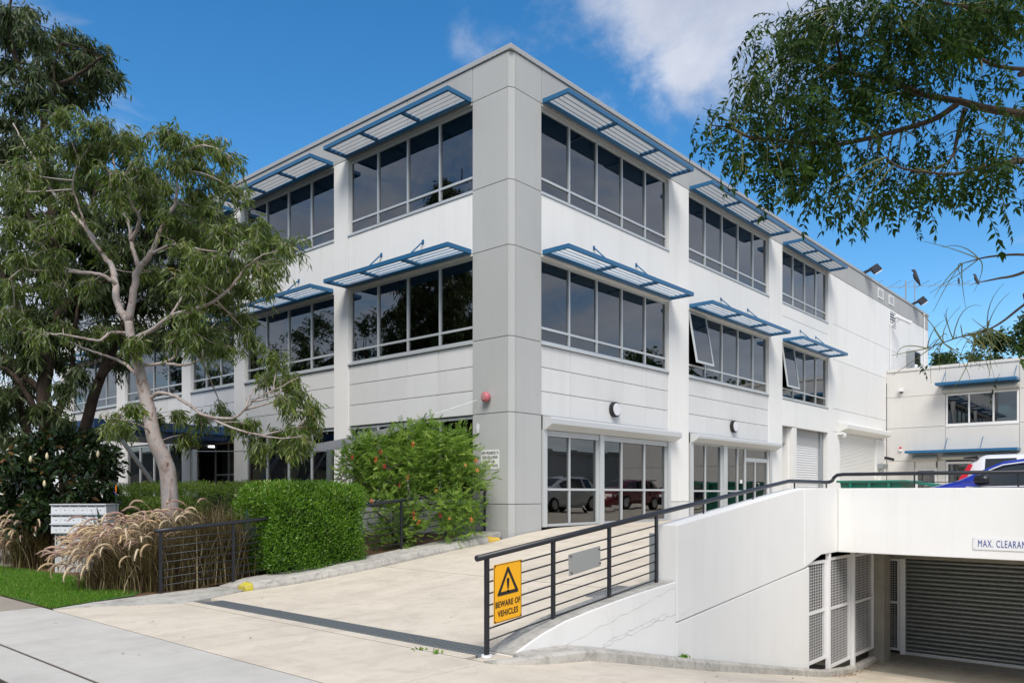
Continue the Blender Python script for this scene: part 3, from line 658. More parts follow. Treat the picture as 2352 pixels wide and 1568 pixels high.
# strip drains
def grate(name, x0, x1, y0, y1, z, lab, zf=None):
    g = empty(name, ((x0 + x1) / 2, (y0 + y1) / 2, z), lab, 'drain grate')
    zf = zf or (lambda x: z)
    f = MB(); w_ = 0.022
    def seg(a0, a1, b0, b1):
        f.hexa([(a0, b0, zf(a0) - 0.05), (a1, b0, zf(a1) - 0.05), (a1, b1, zf(a1) - 0.05), (a0, b1, zf(a0) - 0.05), (a0, b0, zf(a0) + 0.003), (a1, b0, zf(a1) + 0.003), (a1, b1, zf(a1) + 0.003), (a0, b1, zf(a0) + 0.003)])
    seg(x0, x0 + w_, y0, y1); seg(x1 - w_, x1, y0, y1); seg(x0 + w_, x1 - w_, y0, y0 + w_); seg(x0 + w_, x1 - w_, y1 - w_, y1)
    f.build('frame', STEEL, g)
    b = MB(); b.box(x0 + 0.003, x1 - 0.003, y0 + 0.003, y1 - 0.003, min(zf(x0), zf(x1)) - 0.14, min(zf(x0), zf(x1)) - 0.10); b.build('channel', BLACK, g)
    b = MB(); n = int((y1 - y0) / 0.055)
    for i in range(n):
        y = y0 + w_ + (y1 - y0 - 2 * w_) * (i + 0.5) / n
        b.hexa([(x0 + w_, y - 0.009, zf(x0) - 0.03), (x1 - w_, y - 0.009, zf(x1) - 0.03), (x1 - w_, y + 0.009, zf(x1) - 0.03), (x0 + w_, y + 0.009, zf(x0) - 0.03),
                (x0 + w_, y - 0.009, zf(x0)), (x1 - w_, y - 0.009, zf(x1)), (x1 - w_, y + 0.009, zf(x1)), (x0 + w_, y + 0.009, zf(x0))])
    m_ = 4
    for i in range(1, m_):
        x = x0 + (x1 - x0) * i / m_; b.box(x - 0.007, x + 0.007, y0 + w_, y1 - w_, zf(x) - 0.02, zf(x) - 0.002)
    b.build('bars', STEEL, g, kind='stuff')
grate('strip_drain', 5.61, 5.955, 5.30, 11.0, 0.0, 'long galvanised strip drain grate across the foot of the beige driveway')
grate('yard_drain', 8.95, 9.75, 5.45, 6.5, 0.2, 'square galvanised drain grate behind the railing at the white wall end', zf=lambda x: ramp_z(x) + 0.012)
# left edge of the driveway: apron strip and kerb
AP = empty('apron', (5, 12, 0), kind='structure')
def kt(x): return ramp_z(x) + 0.135
def ap_in(x): return float(np.interp(x, [3.95, 4.2, 5.45, 6.72], [11.87, 11.90, 11.10, 11.70]))
def ap_out(x): return float(np.interp(x, [3.95, 4.1, 4.6, 5.44, 5.7, 7.0], [11.93, 12.0, 12.22, 12.42, 12.48, 12.5]))
strip('slab', xs_of(3.96, 6.70, 14), lambda x: ap_in(x) + 0.008, ap_out, lambda x: 0.004 + 0.02 * max(0, x - 5.5), CONC_K, AP, ny=3)
strip('slab', xs_of(6.71, 13.2, 30), 11.93, lambda x: 12.5, lambda x: ramp_z(x) + 0.115 if x > 7.2 else 0.03 + ramp_z(x) + 0.085 * (x - 6.7) / 0.5, CONC_K, AP, ny=2)
KB = empty('driveway_kerb', (9.7, 11.8, 0.1), 'weathered concrete kerb up the left side of the driveway with yellow ends', 'kerb')
def kerb_piece(x0, x1, m, tap0=1.0, tap1=1.0, name='kerb_stone'):
    n = max(3, int((x1 - x0) / 0.3)); mb = MB(); rings = []
    for i in range(n + 1):
        t = i / n; x = x0 + (x1 - x0) * t; h = 0.135 * (tap0 + (tap1 - tap0) * t); z = ramp_z(x)
        rings.append([(x, 11.665, z - 0.08), (x, 11.668, z + h * 0.3), (x, 11.70, z + h * 0.85), (x, 11.74, z + h), (x, 11.925, z + h + 0.004), (x, 11.925, z - 0.08)])
    V = [p for r_ in rings for p in r_]; k = 6; F = []
    for i in range(n):
        for j in range(k): F.append((i * k + j, i * k + (j + 1) % k, (i + 1) * k + (j + 1) % k, (i + 1) * k + j))
    F += [tuple(range(k))[::-1], tuple(range(n * k, n * k + k))]
    mb.add(V, F); return mb.build(name, m, KB, smooth=False)
kerb_piece(6.73, 6.86, YLIME, 0.5, 0.9)
for a, b in ((6.864, 8.2), (8.21, 9.55), (9.562, 11.15), (11.162, 11.9), (11.91, 12.5)): kerb_piece(a, b, CONC_K)
kerb_piece(12.505, 12.88, YPAINT, 1.0, 0.35)
# retaining wall of the sunken drive, in its cast pieces
RW = empty('retaining_wall', (10, 5.2, 0), 'white rendered retaining wall stepping up between driveway and garage ramp', 'wall')
def wall_piece(name, prof_top, zb, y0, y1, m, bev=0.012):
    n = len(prof_top); bot = [(x, zb(x) if callable(zb) else zb) for x, _ in prof_top]
    poly = [(x, z) for x, z in prof_top] + bot[::-1]
    mb = MB()
    V = [(x, y0, z) for x, z in prof_top] + [(x, y0, z) for x, z in bot] + [(x, y1, z) for x, z in prof_top] + [(x, y1, z) for x, z in bot]
    F = []
    for i in range(n - 1):
        F += [(i, i + 1, n + i + 1, n + i), (2 * n + i, 3 * n + i, 3 * n + i + 1, 2 * n + i + 1), (i, 2 * n + i, 2 * n + i + 1, i + 1), (n + i, n + i + 1, 3 * n + i + 1, 3 * n + i)]
    F += [(0, n, 3 * n, 2 * n), (n - 1, 3 * n - 1, 4 * n - 1, 2 * n - 1)]
    mb.add(V, F); return mb.build(name, m, RW, bevel=bev)
ztop_low = [(5.78, 0.02), (5.95, 0.08), (6.23, 0.165), (6.62, 0.25), (7.1, 0.31), (7.68, 0.372), (8.3, 0.425), (8.93, 0.47)]
jl = lambda x: -0.42 + (x - 7.2) * 0.135 if x < 8.93 else -0.02 + (x - 9.38) * 0.0896
wall_piece('low_wall', ztop_low, lambda x: max(-0.9, min(low_z(x) - 0.3, 0.0)), 5.06, 5.40, RETAIN)
low_coping = MB(); n_ = len(ztop_low)
wall_piece('coping', [(x, z + 0.006) for x, z in ztop_low], lambda x: float(np.interp(x, [p[0] for p in ztop_low], [p[1] for p in ztop_low])) - 0.012, 5.075, 5.395, CONC_K, 0.003)
tops = [(8.945, 1.19), (9.5, 1.255), (10.5, 1.372), (11.5, 1.49), (12.4, 1.595), (12.9, 1.65), (13.2, 1.675), (13.21, 1.676)]
wall_piece('upper_wall', tops, lambda x: float(np.interp(x, [8.945, 13.4], [-0.06, 0.34])) + 0.012, 5.055, 5.33, RETAIN)
wall_piece('upper_wall', [(13.22, 1.677), (14.0, 1.69), (15.05, 1.69)], lambda x: 0.52 if x > 13.45 else 0.34, 5.05, 5.33, RETAIN)
wall_piece('lower_wall', [(8.945, -0.062), (10.5, 0.078), (12.0, 0.213), (13.46, 0.335)], lambda x: low_z(x) - 0.3, 5.06, 5.33, RETAIN)
mb = MB(); mb.box(14.82, 15.05, -9.0, 5.045, 0.52, 1.69); mb.build('garage_beam', RETAIN, RW, bevel=0.012)
# hairline cracks in the render of the low wall
CRK = M('crack_dirt', (0.30, 0.27, 0.23), 0.95)
rc = np.random.default_rng(5)
for (x0, z0, x1, z1, w_) in ((6.35, -0.06, 8.9, 0.40, 0.004), (7.3, -0.10, 8.7, 0.10, 0.005), (7.35, 0.29, 7.5, -0.05, 0.003), (7.0, -0.16, 8.93, 0.06, 0.006), (9.0, 0.0, 9.35, 0.10, 0.004)):
    n_ = 26; q = [(x0 + (x1 - x0) * i / n_, z0 + (z1 - z0) * i / n_ + rc.normal() * 0.010) for i in range(n_ + 1)]; k = MB()
    V = []
    for (x, z) in q: ww = w_ * rc.uniform(0.3, 1.0); V += [(x, 5.0585 if x < 8.94 else 5.0525, z - ww / 2), (x, 5.0585 if x < 8.94 else 5.0525, z + ww / 2)]
    k.add(V, [(2 * i, 2 * i + 1, 2 * i + 3, 2 * i + 2) for i in range(n_)]); k.build('crack', CRK, RW)
# kerb at the foot of the wall
FK = empty('wall_kerb', (9, 4.9, -0.6), 'grey concrete kerb curving along the foot of the white retaining wall', 'kerb')
kp = [(5.42, 5.03, 0.01), (5.60, 4.86, 0.05), (5.9, 4.78, 0.085), (6.4, 4.74, 0.11), (7.2, 4.76, 0.13), (8.4, 4.82, 0.13), (10.0, 4.88, 0.13), (12.0, 4.93, 0.12), (13.6, 4.93, 0.12), (14.2, 4.96, 0.12), (15.4, 5.02, 0.12), (16.6, 5.06, 0.11), (17.18, 5.08, 0.10)]
kq = catmull(kp, 5)
def foot_kerb(q):
    V = []; k = 5
    for (x, y, h) in q:
        z = low_z(x); V += [(x, y - 0.02, z - 0.1), (x, y - 0.005, z + h * 0.75), (x, y + 0.035, z + h), (x, max(y + 0.10, 5.055 if x > 5.75 else y + 0.10), z + h + 0.003), (x, max(y + 0.10, 5.055 if x > 5.75 else y + 0.1), z - 0.1)]
    F = [(i * k + j, i * k + (j + 1) % k, (i + 1) * k + (j + 1) % k, (i + 1) * k + j) for i in range(len(q) - 1) for j in range(k)]
    F += [tuple(range(k))[::-1], tuple(range((len(q) - 1) * k, len(q) * k))]
    MB().add(V, F).build('kerb_stone', CONC_K, FK)
foot_kerb(kq[:26])
q2 = kq[25:46].copy(); q2[0, 0] += 0.012; foot_kerb(q2); q3 = kq[45:].copy(); q3[0, 0] += 0.012; foot_kerb(q3)
# garage: falling drive, floor, walls
strip('garage_ramp', xs_of(5.375, 16.2, 28), -9.0, lambda x: 5.05 if x > 5.8 else 5.09, low_z, CONC_B, None, ny=3, kind='structure')
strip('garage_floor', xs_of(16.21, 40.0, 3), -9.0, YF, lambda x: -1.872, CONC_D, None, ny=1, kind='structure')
strip('garage_floor', xs_of(13.3, 16.2, 3), 5.35, YF, lambda x: -1.9, DGREY, None, ny=1, kind='structure')  # near-black colour stands in for the shade behind the screens
GA = empty('garage', (18.4, 3.0, -1.87), 'basement garage under the car park with concrete column and steel roller door', 'garage')
mb = MB(); mb.box(17.2, 17.65, 4.93, 5.24, -1.95, 0.56); mb.build('column', CONC_D, GA, bevel=0.012)
mb = MB(); mb.box(13.3, 13.42, 5.34, YF, -1.95, 0.4); mb.box(13.42, 40, YF - 0.12, YF, -1.95, 0.5); mb.build('basement_wall', DGREY, GA)  # walls coloured near-black in place of basement shade
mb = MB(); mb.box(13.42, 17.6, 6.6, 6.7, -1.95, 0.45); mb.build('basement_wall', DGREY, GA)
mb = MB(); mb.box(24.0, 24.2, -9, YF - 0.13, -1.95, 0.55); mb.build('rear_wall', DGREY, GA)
mb = MB(); mb.box(18.28, 18.46, -9.0, 5.33, 0.19, 0.56); mb.build('door_lintel', CONC_D, GA)
mb = MB(); mb.box(18.27, 18.36, 4.81, 4.915, -1.87, 0.185); mb.build('door_frame', WFRAME, GA)
rd = empty('roller_door', (0, 0, 0)); rd.parent = GA; rd.matrix_parent_inverse = Matrix.Translation(-Vector(GA.location))
# one corrugated slat, repeated
y0, y1 = -1.2, 4.81; pitch = 0.0905; V = []
prof = ((0.0, 0.034), (0.07, 0.004), (0.16, -0.012), (0.32, -0.024), (0.5, -0.028), (0.68, -0.022), (0.82, -0.008), (0.92, 0.008), (1.0, 0.034)); seg = len(prof) - 1
for f_, d in prof: V += [(18.32 + d, y0, pitch * f_), (18.32 + d, y1, pitch * f_)]
F = [(2 * i, 2 * i + 1, 2 * i + 3, 2 * i + 2) for i in range(seg)]
DOOR = M('galvanised_door', (0.20, 0.225, 0.225), 0.34, 0.5, 0.55); _t = NT(DOOR)
_t.base(_t.ramp(_t.noise(_t.pos((1, 8, 60)), 1.5, 4, 0.7), [(0.3, (0.17, 0.185, 0.18)), (0.7, (0.34, 0.365, 0.36))]))
sl = MB().add(V, F).mesh('slat', smooth=True); sl.materials.append(DOOR)
for k in range(22):
    o = bpy.data.objects.new('slat', sl); col.objects.link(o); o.parent = rd; o.location = (0, 0, -1.80 + k * (pitch - 0.0004))
mb = MB(); mb.box(18.29, 18.35, -1.2, 4.805, -1.868, -1.802); mb.build('bottom_rail', ALU, rd)
# wire mesh screens
def screen(name, lab, p0, p1, z0, z1, posts, mids):
    """screen along a straight plan line p0-p1 with frame, mid rail and wire grid"""
    g = empty(name, (p0[0], p0[1], z0), lab, 'mesh screen', 'white wire mesh screens beside the garage entrance')
    p0 = np.array(p0); p1 = np.array(p1); L = np.linalg.norm(p1 - p0); d = (p1 - p0) / L
    P = lambda s, z: (*(p0 + d * s), z)
    f = MB(); w_ = 0.05
    for s in (w_ / 2, L - w_ / 2): f.bar(P(s, z0), P(s, z1), w_, w_, up=(d[0], d[1], 0))
    for z in (z0 + w_ / 2, z1 - w_ / 2): f.bar(P(w_, z), P(L - w_, z), w_ * 0.9, w_)
    f.build('frame', WFRAME, g)
    for z in mids: k = MB(); k.bar(P(w_, z), P(L - w_, z), 0.04, 0.045); k.build('mid_rail', WFRAME, g)
    b = MB(); n = int((L - 2 * w_) / (0.078 if L > 0.5 else 0.05)); m_ = int((z1 - z0 - 2 * w_) / 0.05)
    for i in range(1, n): s = w_ + (L - 2 * w_) * i / n; b.bar(P(s, z0 + w_), P(s, z1 - w_), 0.006, 0.006)
    for i in range(1, m_): z = z0 + w_ + (z1 - z0 - 2 * w_) * i / m_; b.bar(P(w_, z), P(L - w_, z), 0.006, 0.006)
    b.build('wire', WFRAME, g, kind='stuff')
screen('mesh_screen', 'white wire mesh screen next to the white retaining wall, leftmost of the four', (13.49, 5.14), (14.42, 5.14), -1.38, 0.40, 0, (-0.50,))
screen('mesh_screen', 'white wire mesh screen between two white posts, second from the retaining wall', (14.52, 5.14), (15.72, 5.14), -1.60, 0.42, 0, (-0.52,))
screen('mesh_screen', 'white wire mesh screen touching the bare concrete column on its left side', (15.92, 5.14), (17.16, 5.14), -1.60, 0.40, 0, (-0.54,))
screen('mesh_screen', 'narrow white wire mesh screen between the concrete column and the garage roller door', (18.32, 5.30), (18.32, 4.925), -1.80, 0.18, 0, (-0.77,))
for x_ in (14.47, 15.80):
    mb = MB(); mb.box(x_ - 0.04, x_ + 0.04, 5.06, 5.135, low_z(x_) + 0.05, 0.52)
    mb.build('screen_post', WFRAME, bevel=0.004, label='white square post between mesh screens, %s the column' % ('farther from' if x_ < 15 else 'nearer to'), cat='post', group='white posts between the mesh screens')
mb = MB()
pts = [(16.6, 3.2, 0.54)]; n = 12
for i in range(5):
    r_ = 0.12 * math.cos(i / 4 * math.pi / 2); z = 0.585 - 0.06 - 0.07 * math.sin(i / 4 * math.pi / 2)
    for k in range(n): mb.v.append((16.6 + max(r_, 0.004) * math.cos(2 * math.pi * k / n), 3.2 + max(r_, 0.004) * math.sin(2 * math.pi * k / n), z))
for i in range(4):
    for k in range(n): mb.f.append((i * n + k, i * n + (k + 1) % n, (i + 1) * n + (k + 1) % n, (i + 1) * n + k))
mb.build('dome_lamp', LENS, smooth=True, label='small white dome lamp under the concrete soffit above the garage door', cat='lamp')
grate('garage_drain', 17.75, 17.95, -1.0, 4.4, -1.87, 'narrow drain grate on the garage floor before the roller door')
# yellow marking on the falling drive
mb = MB(); q = [(6.12, 3.15), (6.30, 3.12), (6.42, 2.5), (6.22, 2.52)]
mb.prism([(x, y, low_z(x) + 0.002) for x, y in q], [(x, y, low_z(x) + 0.010) for x, y in q]); mb.build('painted_mark', YPAINT, label='worn yellow paint mark on the garage ramp at the bottom edge', cat='road marking')
# ---- garden surface
def gz(x, y):
    a = ramp_z(x) + 0.06 if x > 6.3 else 0.02 * max(0, (x - 5.2))
    return a * min(1.0, max(0.0, 1.0 - max(0, y - 15.5) / 9.0)) + 0.012
nx, ny = 24, 40
gx = np.linspace(3.95, XF - 0.32, nx); gy = np.linspace(0, 1, ny)
V = []
for x in gx:
    ylo = max(ap_out(x) - 0.02, 11.95) if x < 6.8 else 12.49
    for t in gy: y = ylo + (60 - ylo) * t ** 2; V.append((x, y, gz(x, y) - 0.014))
F = np.array([(i * ny + j, (i + 1) * ny + j, (i + 1) * ny + j + 1, i * ny + j + 1) for i in range(nx - 1) for j in range(ny - 1)])
raw('garden_bed', np.array(V), F, SOIL, smooth=True, kind='structure')
# a paved path behind the lawn at far left
mb = MB(); mb.box(5.5, 7.0, 18.6, 30, -0.03, 0.035); mb.build('path', CONC_P, kind='structure')

# ================================================================== OPPOSITE BUILDINGS (mirrored in the panes)
BRK = paint('warehouse_brown', (0.20, 0.17, 0.15), 0.15, 0.2); OFFW = paint('warehouse_white', (0.55, 0.54, 0.52), 0.08, 0.2)
def warehouse(lab, x0, x1, y0, y1, h, m, face, nwin):
    g = empty('warehouse', ((x0 + x1) / 2, (y0 + y1) / 2, 0), lab, 'building', 'buildings opposite, mirrored in the glass')
    k = MB(); k.box(x0, x1, y0, y1, -0.1, h); k.build('wall', m, g)
    k = MB(); k.box(x0 - 0.2, x1 + 0.2, y0 - 0.2, y1 + 0.2, h, h + 0.25); k.build('roof', CAP, g)
    for i in range(nwin):
        t0, t1 = (i + 0.2) / nwin, (i + 0.8) / nwin; k = MB()
        if face == 'x': k.box(x1 + 0.002, x1 + 0.06, y0 + (y1 - y0) * t0, y0 + (y1 - y0) * t1, 1.0, h * 0.62)
        else: k.box(x0 + (x1 - x0) * t0, x0 + (x1 - x0) * t1, y1 + 0.002, y1 + 0.06, 1.4, h * 0.55)
        k.build('window', TINT, g)
TINT = M('dark_window', (0.015, 0.017, 0.02), 0.1)
warehouse('low brown warehouse across the street, mirrored in the ground-floor street windows', -34, -20, 8, 130, 7.0, BRK, 'x', 22)
warehouse('off-white building past the car park, mirrored low in the yard windows', 14, 100, -24, -11, 4.4, OFFW, 'y', 14)

# ================================================================== RAILINGS
def railing(name, lab, y, posts, top, bars, top_r=0.032, post_w=0.05, bar_r=0.009, group=None):
    g = empty(name, (posts[0][0], y, posts[0][1]), lab, 'railing', group)
    k = MB(); k.tube(top, top_r, 12); k.build('top_rail', DARK, g, smooth=True)
    for (x, z0, z1) in posts:
        k = MB(); k.box(x - post_w / 2, x + post_w / 2, y - post_w / 2 * 0.6, y + post_w / 2 * 0.6, z0, z1); k.build('post', DARK, g, bevel=0.004)
    for b in bars:
        k = MB(); k.tube(b, bar_r, 8); k.build('bar', DARK, g, smooth=True)
    return g
YR = 5.2345
zt = lambda x: 0.975 + (x - 5.46) * 0.1115
tr = [(5.44, YR, zt(5.44)), (9.0, YR, zt(9.0)), (12.85, YR, 1.785), (13.0, YR, 1.80), (13.15, YR, 1.803), (14.70, YR, 1.80), (14.85, YR - 0.02, 1.805), (14.92, YR - 0.05, 1.83), (14.93, YR - 0.08, 1.89), (14.93, YR - 0.14, 1.935), (14.93, YR - 0.25, 1.945), (14.93, -3.0, 1.945)]
bars = []
for i in range(7):
    zb = lambda x: 0.165 + i * 0.114 + (x - 5.6) * 0.1075
    bars.append([(5.58, YR, zb(5.58)), (8.74, YR, zb(8.74))])
RL = railing('driveway_railing', 'charcoal pipe railing carrying the yellow warning sign, running up over the white wall', YR,
        [(5.58, 0.0, zt(5.58)), (6.62, 0.24, zt(6.62)), (7.68, 0.36, zt(7.68)), (8.74, 0.44, zt(8.74))], tr, bars)
k = MB(); k.tube([(14.93, 5.0, 1.79), (14.93, -3.0, 1.79)], 0.008, 6); k.build('bar', DARK, RL)
for x in (10.0, 11.6): k = MB(); k.cyl((x, YR, 1.19 + (x - 8.945) * 0.116), (x, YR, zt(x)), 0.012, 8); k.build('stub_post', DARK, RL)
for x in (13.25, 14.76): k = MB(); k.cyl((x, YR, 1.68), (x, YR, 1.80), 0.014, 8); k.build('stub_post', DARK, RL)
for y in (3.78, 2.24, 0.7): k = MB(); k.cyl((14.93, y, 1.69), (14.93, y, 1.945), 0.014, 8); k.build('stub_post', DARK, RL)
k = MB(); k.cyl((5.58, YR, 0.004), (5.58, YR, 0.03), 0.055, 14); k.build('base_ring', WFRAME, RL)
YL = 12.45
zl = lambda x: float(np.interp(x, [5.6, 6.94, 8.3, 10.69, 11.97, 13.24], [1.0, 1.098, 1.20, 1.455, 1.566, 1.70]))
zbase = lambda x: float(np.interp(x, [5.69, 6.94, 10.69, 11.97, 13.2], [0.056, 0.143, 0.50, 0.606, 0.70]))
lb = []
for i in range(7): lb.append([(x, YL, zbase(x) + 0.07 + i * 0.122) for x in (5.69, 6.94, 8.2, 9.45, 10.69, 11.97, 13.19)])
railing('garden_railing', 'charcoal horizontal-bar railing in front of the garden bed left of the driveway', YL,
        [(x, zbase(x) - 0.06, zl(x)) for x in (5.69, 6.94, 8.19, 9.44, 10.69, 11.97, 13.2)], [(x, YL, zl(x)) for x in np.linspace(5.60, 13.24, 20)], lb)
# ================================================================== SIGNS AND FITTINGS
# yellow warning sign on the railing
S = empty('warning_sign', (5.83, YR - 0.05, 0.34), 'yellow BEWARE OF VEHICLES warning sign with black triangle wired to the railing', 'sign')
sh = Matrix(((1, 0, 0, 0), (0, 1, 0, 0), (0.075, 0, 1, 0), (0, 0, 0, 1)))      # follows the slope of the rails
def sign_poly(pts, y0, y1, c, m, name, parent, bend=0.0):
    mb = MB(); P = [Vector((c[0] + x, 0, c[1] + z + 0.075 * x)) for x, z in pts]
    mb.prism([(p.x, y0, p.z) for p in P], [(p.x, y1, p.z) for p in P]); return mb.build(name, m, parent)
c = (5.835, 0.628); yb = YR - 0.045
hw, hh = 0.207, 0.288
sign_poly([(-hw, -hh), (hw, -hh), (hw, hh), (-hw, hh)], yb, yb - 0.004, c, YELLOW, 'plate', S)
def ring(outer, inner, y0, y1, m, name):
    mb = MB(); n = len(outer)
    Q = lambda pts, y: [(c[0] + x, y, c[1] + z + 0.075 * x) for x, z in pts]
    mb.add(Q(outer, y0) + Q(inner, y0) + Q(outer, y1) + Q(inner, y1), [(i, (i + 1) % n, n + (i + 1) % n, n + i) for i in range(n)] + [(2 * n + i, 3 * n + i, 3 * n + (i + 1) % n, 2 * n + (i + 1) % n) for i in range(n)]
           + [(i, 2 * n + i, 2 * n + (i + 1) % n, (i + 1) % n) for i in range(n)] + [(n + i, n + (i + 1) % n, 3 * n + (i + 1) % n, 3 * n + i) for i in range(n)])
    return mb.build(name, m, S)
def rnd_rect(w_, h_, r_, n=4):
    o = []
    for cx, cz, a in ((w_ - r_, h_ - r_, 0), (-w_ + r_, h_ - r_, 90), (-w_ + r_, -h_ + r_, 180), (w_ - r_, -h_ + r_, 270)):
        for k in range(n + 1): t = R(a + 90 * k / n); o.append((cx + r_ * math.cos(t), cz + r_ * math.sin(t)))
    return o
ring(rnd_rect(hw - 0.006, hh - 0.006, 0.02), rnd_rect(hw - 0.010, hh - 0.010, 0.018), yb - 0.0045, yb - 0.007, BLACK, 'border')
tri = lambda r_: [(0.0, 0.075 + r_ * 1.0), (-r_ * 0.90, 0.075 - r_ * 0.56), (r_ * 0.90, 0.075 - r_ * 0.56)]
def soft(P, k=0.10):
    o = []
    for i in range(3):
        p = np.array(P[i]); a = np.array(P[i - 1]); b = np.array(P[(i + 1) % 3])
        o += [tuple(p + (a - p) * k), tuple(p + (a - p) * k * 0.25 + (b - p) * k * 0.25), tuple(p + (b - p) * k)]
    return o
ring(soft(tri(0.182), 0.07), soft(tri(0.122), 0.03), yb - 0.0045, yb - 0.0075, BLACK, 'triangle')
ex = [(-0.019, 0.115)] + [(-0.019 * math.cos(t), 0.115 + 0.019 * math.sin(t)) for t in np.linspace(0.3, math.pi - 0.3, 6)] + [(0.019, 0.115), (0.010, 0.028), (-0.010, 0.028)]
sign_poly(ex[::-1], yb - 0.0045, yb - 0.0075, c, BLACK, 'exclamation_mark', S)
sign_poly([(0.014 * math.cos(t), 0.004 + 0.014 * math.sin(t)) for t in np.linspace(0, 2 * math.pi, 13)[:-1]], yb - 0.0045, yb - 0.0075, c, BLACK, 'exclamation_dot', S)
put_text('BEWARE OF', 0.083, MAT_R, (c[0], yb - 0.006, c[1] - 0.112), BLACK, S, tilt=sh, xs=0.78, spacing=1.08)
put_text('VEHICLES', 0.083, MAT_R, (c[0], yb - 0.006, c[1] - 0.205), BLACK, S, tilt=sh, xs=0.80, spacing=1.10)
for x, z in ((-hw + 0.014, hh - 0.014), (hw - 0.014, hh - 0.014), (-hw + 0.016, -hh + 0.014), (hw - 0.014, -hh + 0.016)):
    k = MB(); k.cyl((c[0] + x, yb - 0.003, c[1] + z + 0.075 * x), (c[0] + x, yb - 0.013, c[1] + z + 0.075 * x), 0.009, 8); k.build('bolt', RUST, S)
# blank plate
S = empty('blank_plate', (7.15, YR - 0.04, 0.7), 'blank grey metal plate bolted to the railing right of the yellow sign', 'plate')
PLATE = M('dull_plate', (0.36, 0.365, 0.36), 0.45, 0.5, 0.3)
k = MB(); pp = [(6.86, 0.695), (7.455, 0.765), (7.445, 0.995), (6.845, 0.93)]
k.prism([(x, YR - 0.03, z) for x, z in pp], [(x, YR - 0.036, z) for x, z in pp]); k.build('plate', PLATE, S)
for x, z in ((6.88, 0.91), (6.90, 0.725), (7.42, 0.96), (7.44, 0.80)): k = MB(); k.cyl((x, YR - 0.035, z), (x, YR - 0.045, z), 0.010, 8); k.build('bolt', RUST, S)
# entry sign on the corner column
S = empty('entry_sign', (XF, YF + 0.63, 2.15), 'white ENTRY PROHIBITED sign with black lettering on the grey corner column', 'sign')
k = MB(); rr = rnd_rect(0.285, 0.222, 0.03); ctr = (YF + 0.63, 2.375)
k.prism([(XF - 0.004, ctr[0] + a, ctr[1] + b) for a, b in rr], [(XF - 0.010, ctr[0] + a, ctr[1] + b) for a, b in rr]); k.build('plate', SIGNW, S)
for i, tx in enumerate(('ENTRY PROHIBITED TO', 'VEHICLES LONGER', 'THAN 6.5M', '(SMALL RIGID TRUCK)')):
    put_text(tx, 0.092, MAT_L, (XF - 0.0115, ctr[0], ctr[1] + 0.146 - i * 0.098), BLACK, S, xs=0.50 if i in (0, 3) else 0.56, spacing=1.12)
# clearance sign on the garage beam
S = empty('clearance_sign', (14.82, 2.0, 0.67), 'white MAX. CLEARANCE sign with blue letters on the beam over the garage', 'sign')
k = MB(); k.box(14.806, 14.814, 1.62, 2.86, 0.67, 0.865); k.build('plate', SIGNW, S, bevel=0.002)
put_text('MAX. CLEARANCE', 0.165, MAT_L, (14.8045, 2.79, 0.767), SBLUE, S, xs=0.52, spacing=1.16, bold=0.0, align='LEFT')
for y in (2.842,):
    for z in (0.687, 0.848): k = MB(); k.cyl((14.807, y, z), (14.801, y, z), 0.006, 6); k.build('bolt', STEEL, S)
# fire bell
S = empty('fire_bell', (XF, YF + 0.69, 3.81), 'round red fire alarm bell high on the grey corner column', 'bell')
k = MB(); prof = [(0.0, 0.075), (0.03, 0.095), (0.07, 0.118), (0.12, 0.118), (0.15, 0.10), (0.165, 0.07), (0.168, 0.0)]
n = 20; V = []; F = []
for d, r_ in prof:
    for i in range(n): t = 2 * math.pi * i / n; V.append((XF - d, YF + 0.69 + max(r_, 0.002) * math.cos(t), 3.81 + max(r_, 0.002) * math.sin(t)))
F = [(i * n + j, i * n + (j + 1) % n, (i + 1) * n + (j + 1) % n, (i + 1) * n + j) for i in range(len(prof) - 1) for j in range(n)]
k.add(V, F); k.build('gong', RED, S, smooth=True)
k = MB(); k.cyl((XF - 0.166, YF + 0.69, 3.81), (XF - 0.174, YF + 0.69, 3.81), 0.062, 16); k.build('cap', M('bell_cap', (0.55, 0.28, 0.29), 0.5), S)
k = MB(); k.cyl((XF - 0.173, YF + 0.69, 3.81), (XF - 0.182, YF + 0.69, 3.81), 0.012, 8); k.box(XF - 0.178, XF - 0.174, YF + 0.686, YF + 0.694, 3.77, 3.83); k.build('bolt', BLACK, S)
# patched plaster on the column
PATCH = M('filler_patch', (0.72, 0.73, 0.73), 0.8)
for (y_, z_, w_, h_) in ((1.02, 3.12, 0.05, 0.12), (1.02, 2.72, 0.045, 0.055)):
    k = MB(); q = [(w_ * (1 + 0.3 * math.sin(3 * t)) * math.cos(t), h_ * (1 + 0.25 * math.cos(5 * t)) * math.sin(t)) for t in np.linspace(0, 2 * math.pi, 13)[:-1]]
    k.prism([(XF + 0.004, YF + y_ + a, z_ + b) for a, b in q], [(XF - 0.003, YF + y_ + a, z_ + b) for a, b in q]); k.build('plaster_patch', PATCH, B)
# bulkhead wall lights
for i, (a_, lab) in enumerate(((4.14, 'round black-rimmed wall light above the shop window nearest the corner'), (11.17, 'round black-rimmed wall light above the second shutter box with the glass door'))):
    S = empty('wall_light', (XF + a_, YF, 3.81), lab, 'wall light', 'round wall lights on the yard facade')
    k = MB(); k.cyl(fpt('R', a_, -0.03, 3.81), fpt('R', a_, 0.085, 3.81), 0.20, 28); k.build('rim', BLACK, S, bevel=0.012)
    k = MB(); k.cyl(fpt('R', a_, 0.084, 3.81), fpt('R', a_, 0.105, 3.81), 0.165, 28); k.build('lens', LENS, S, bevel=0.008)
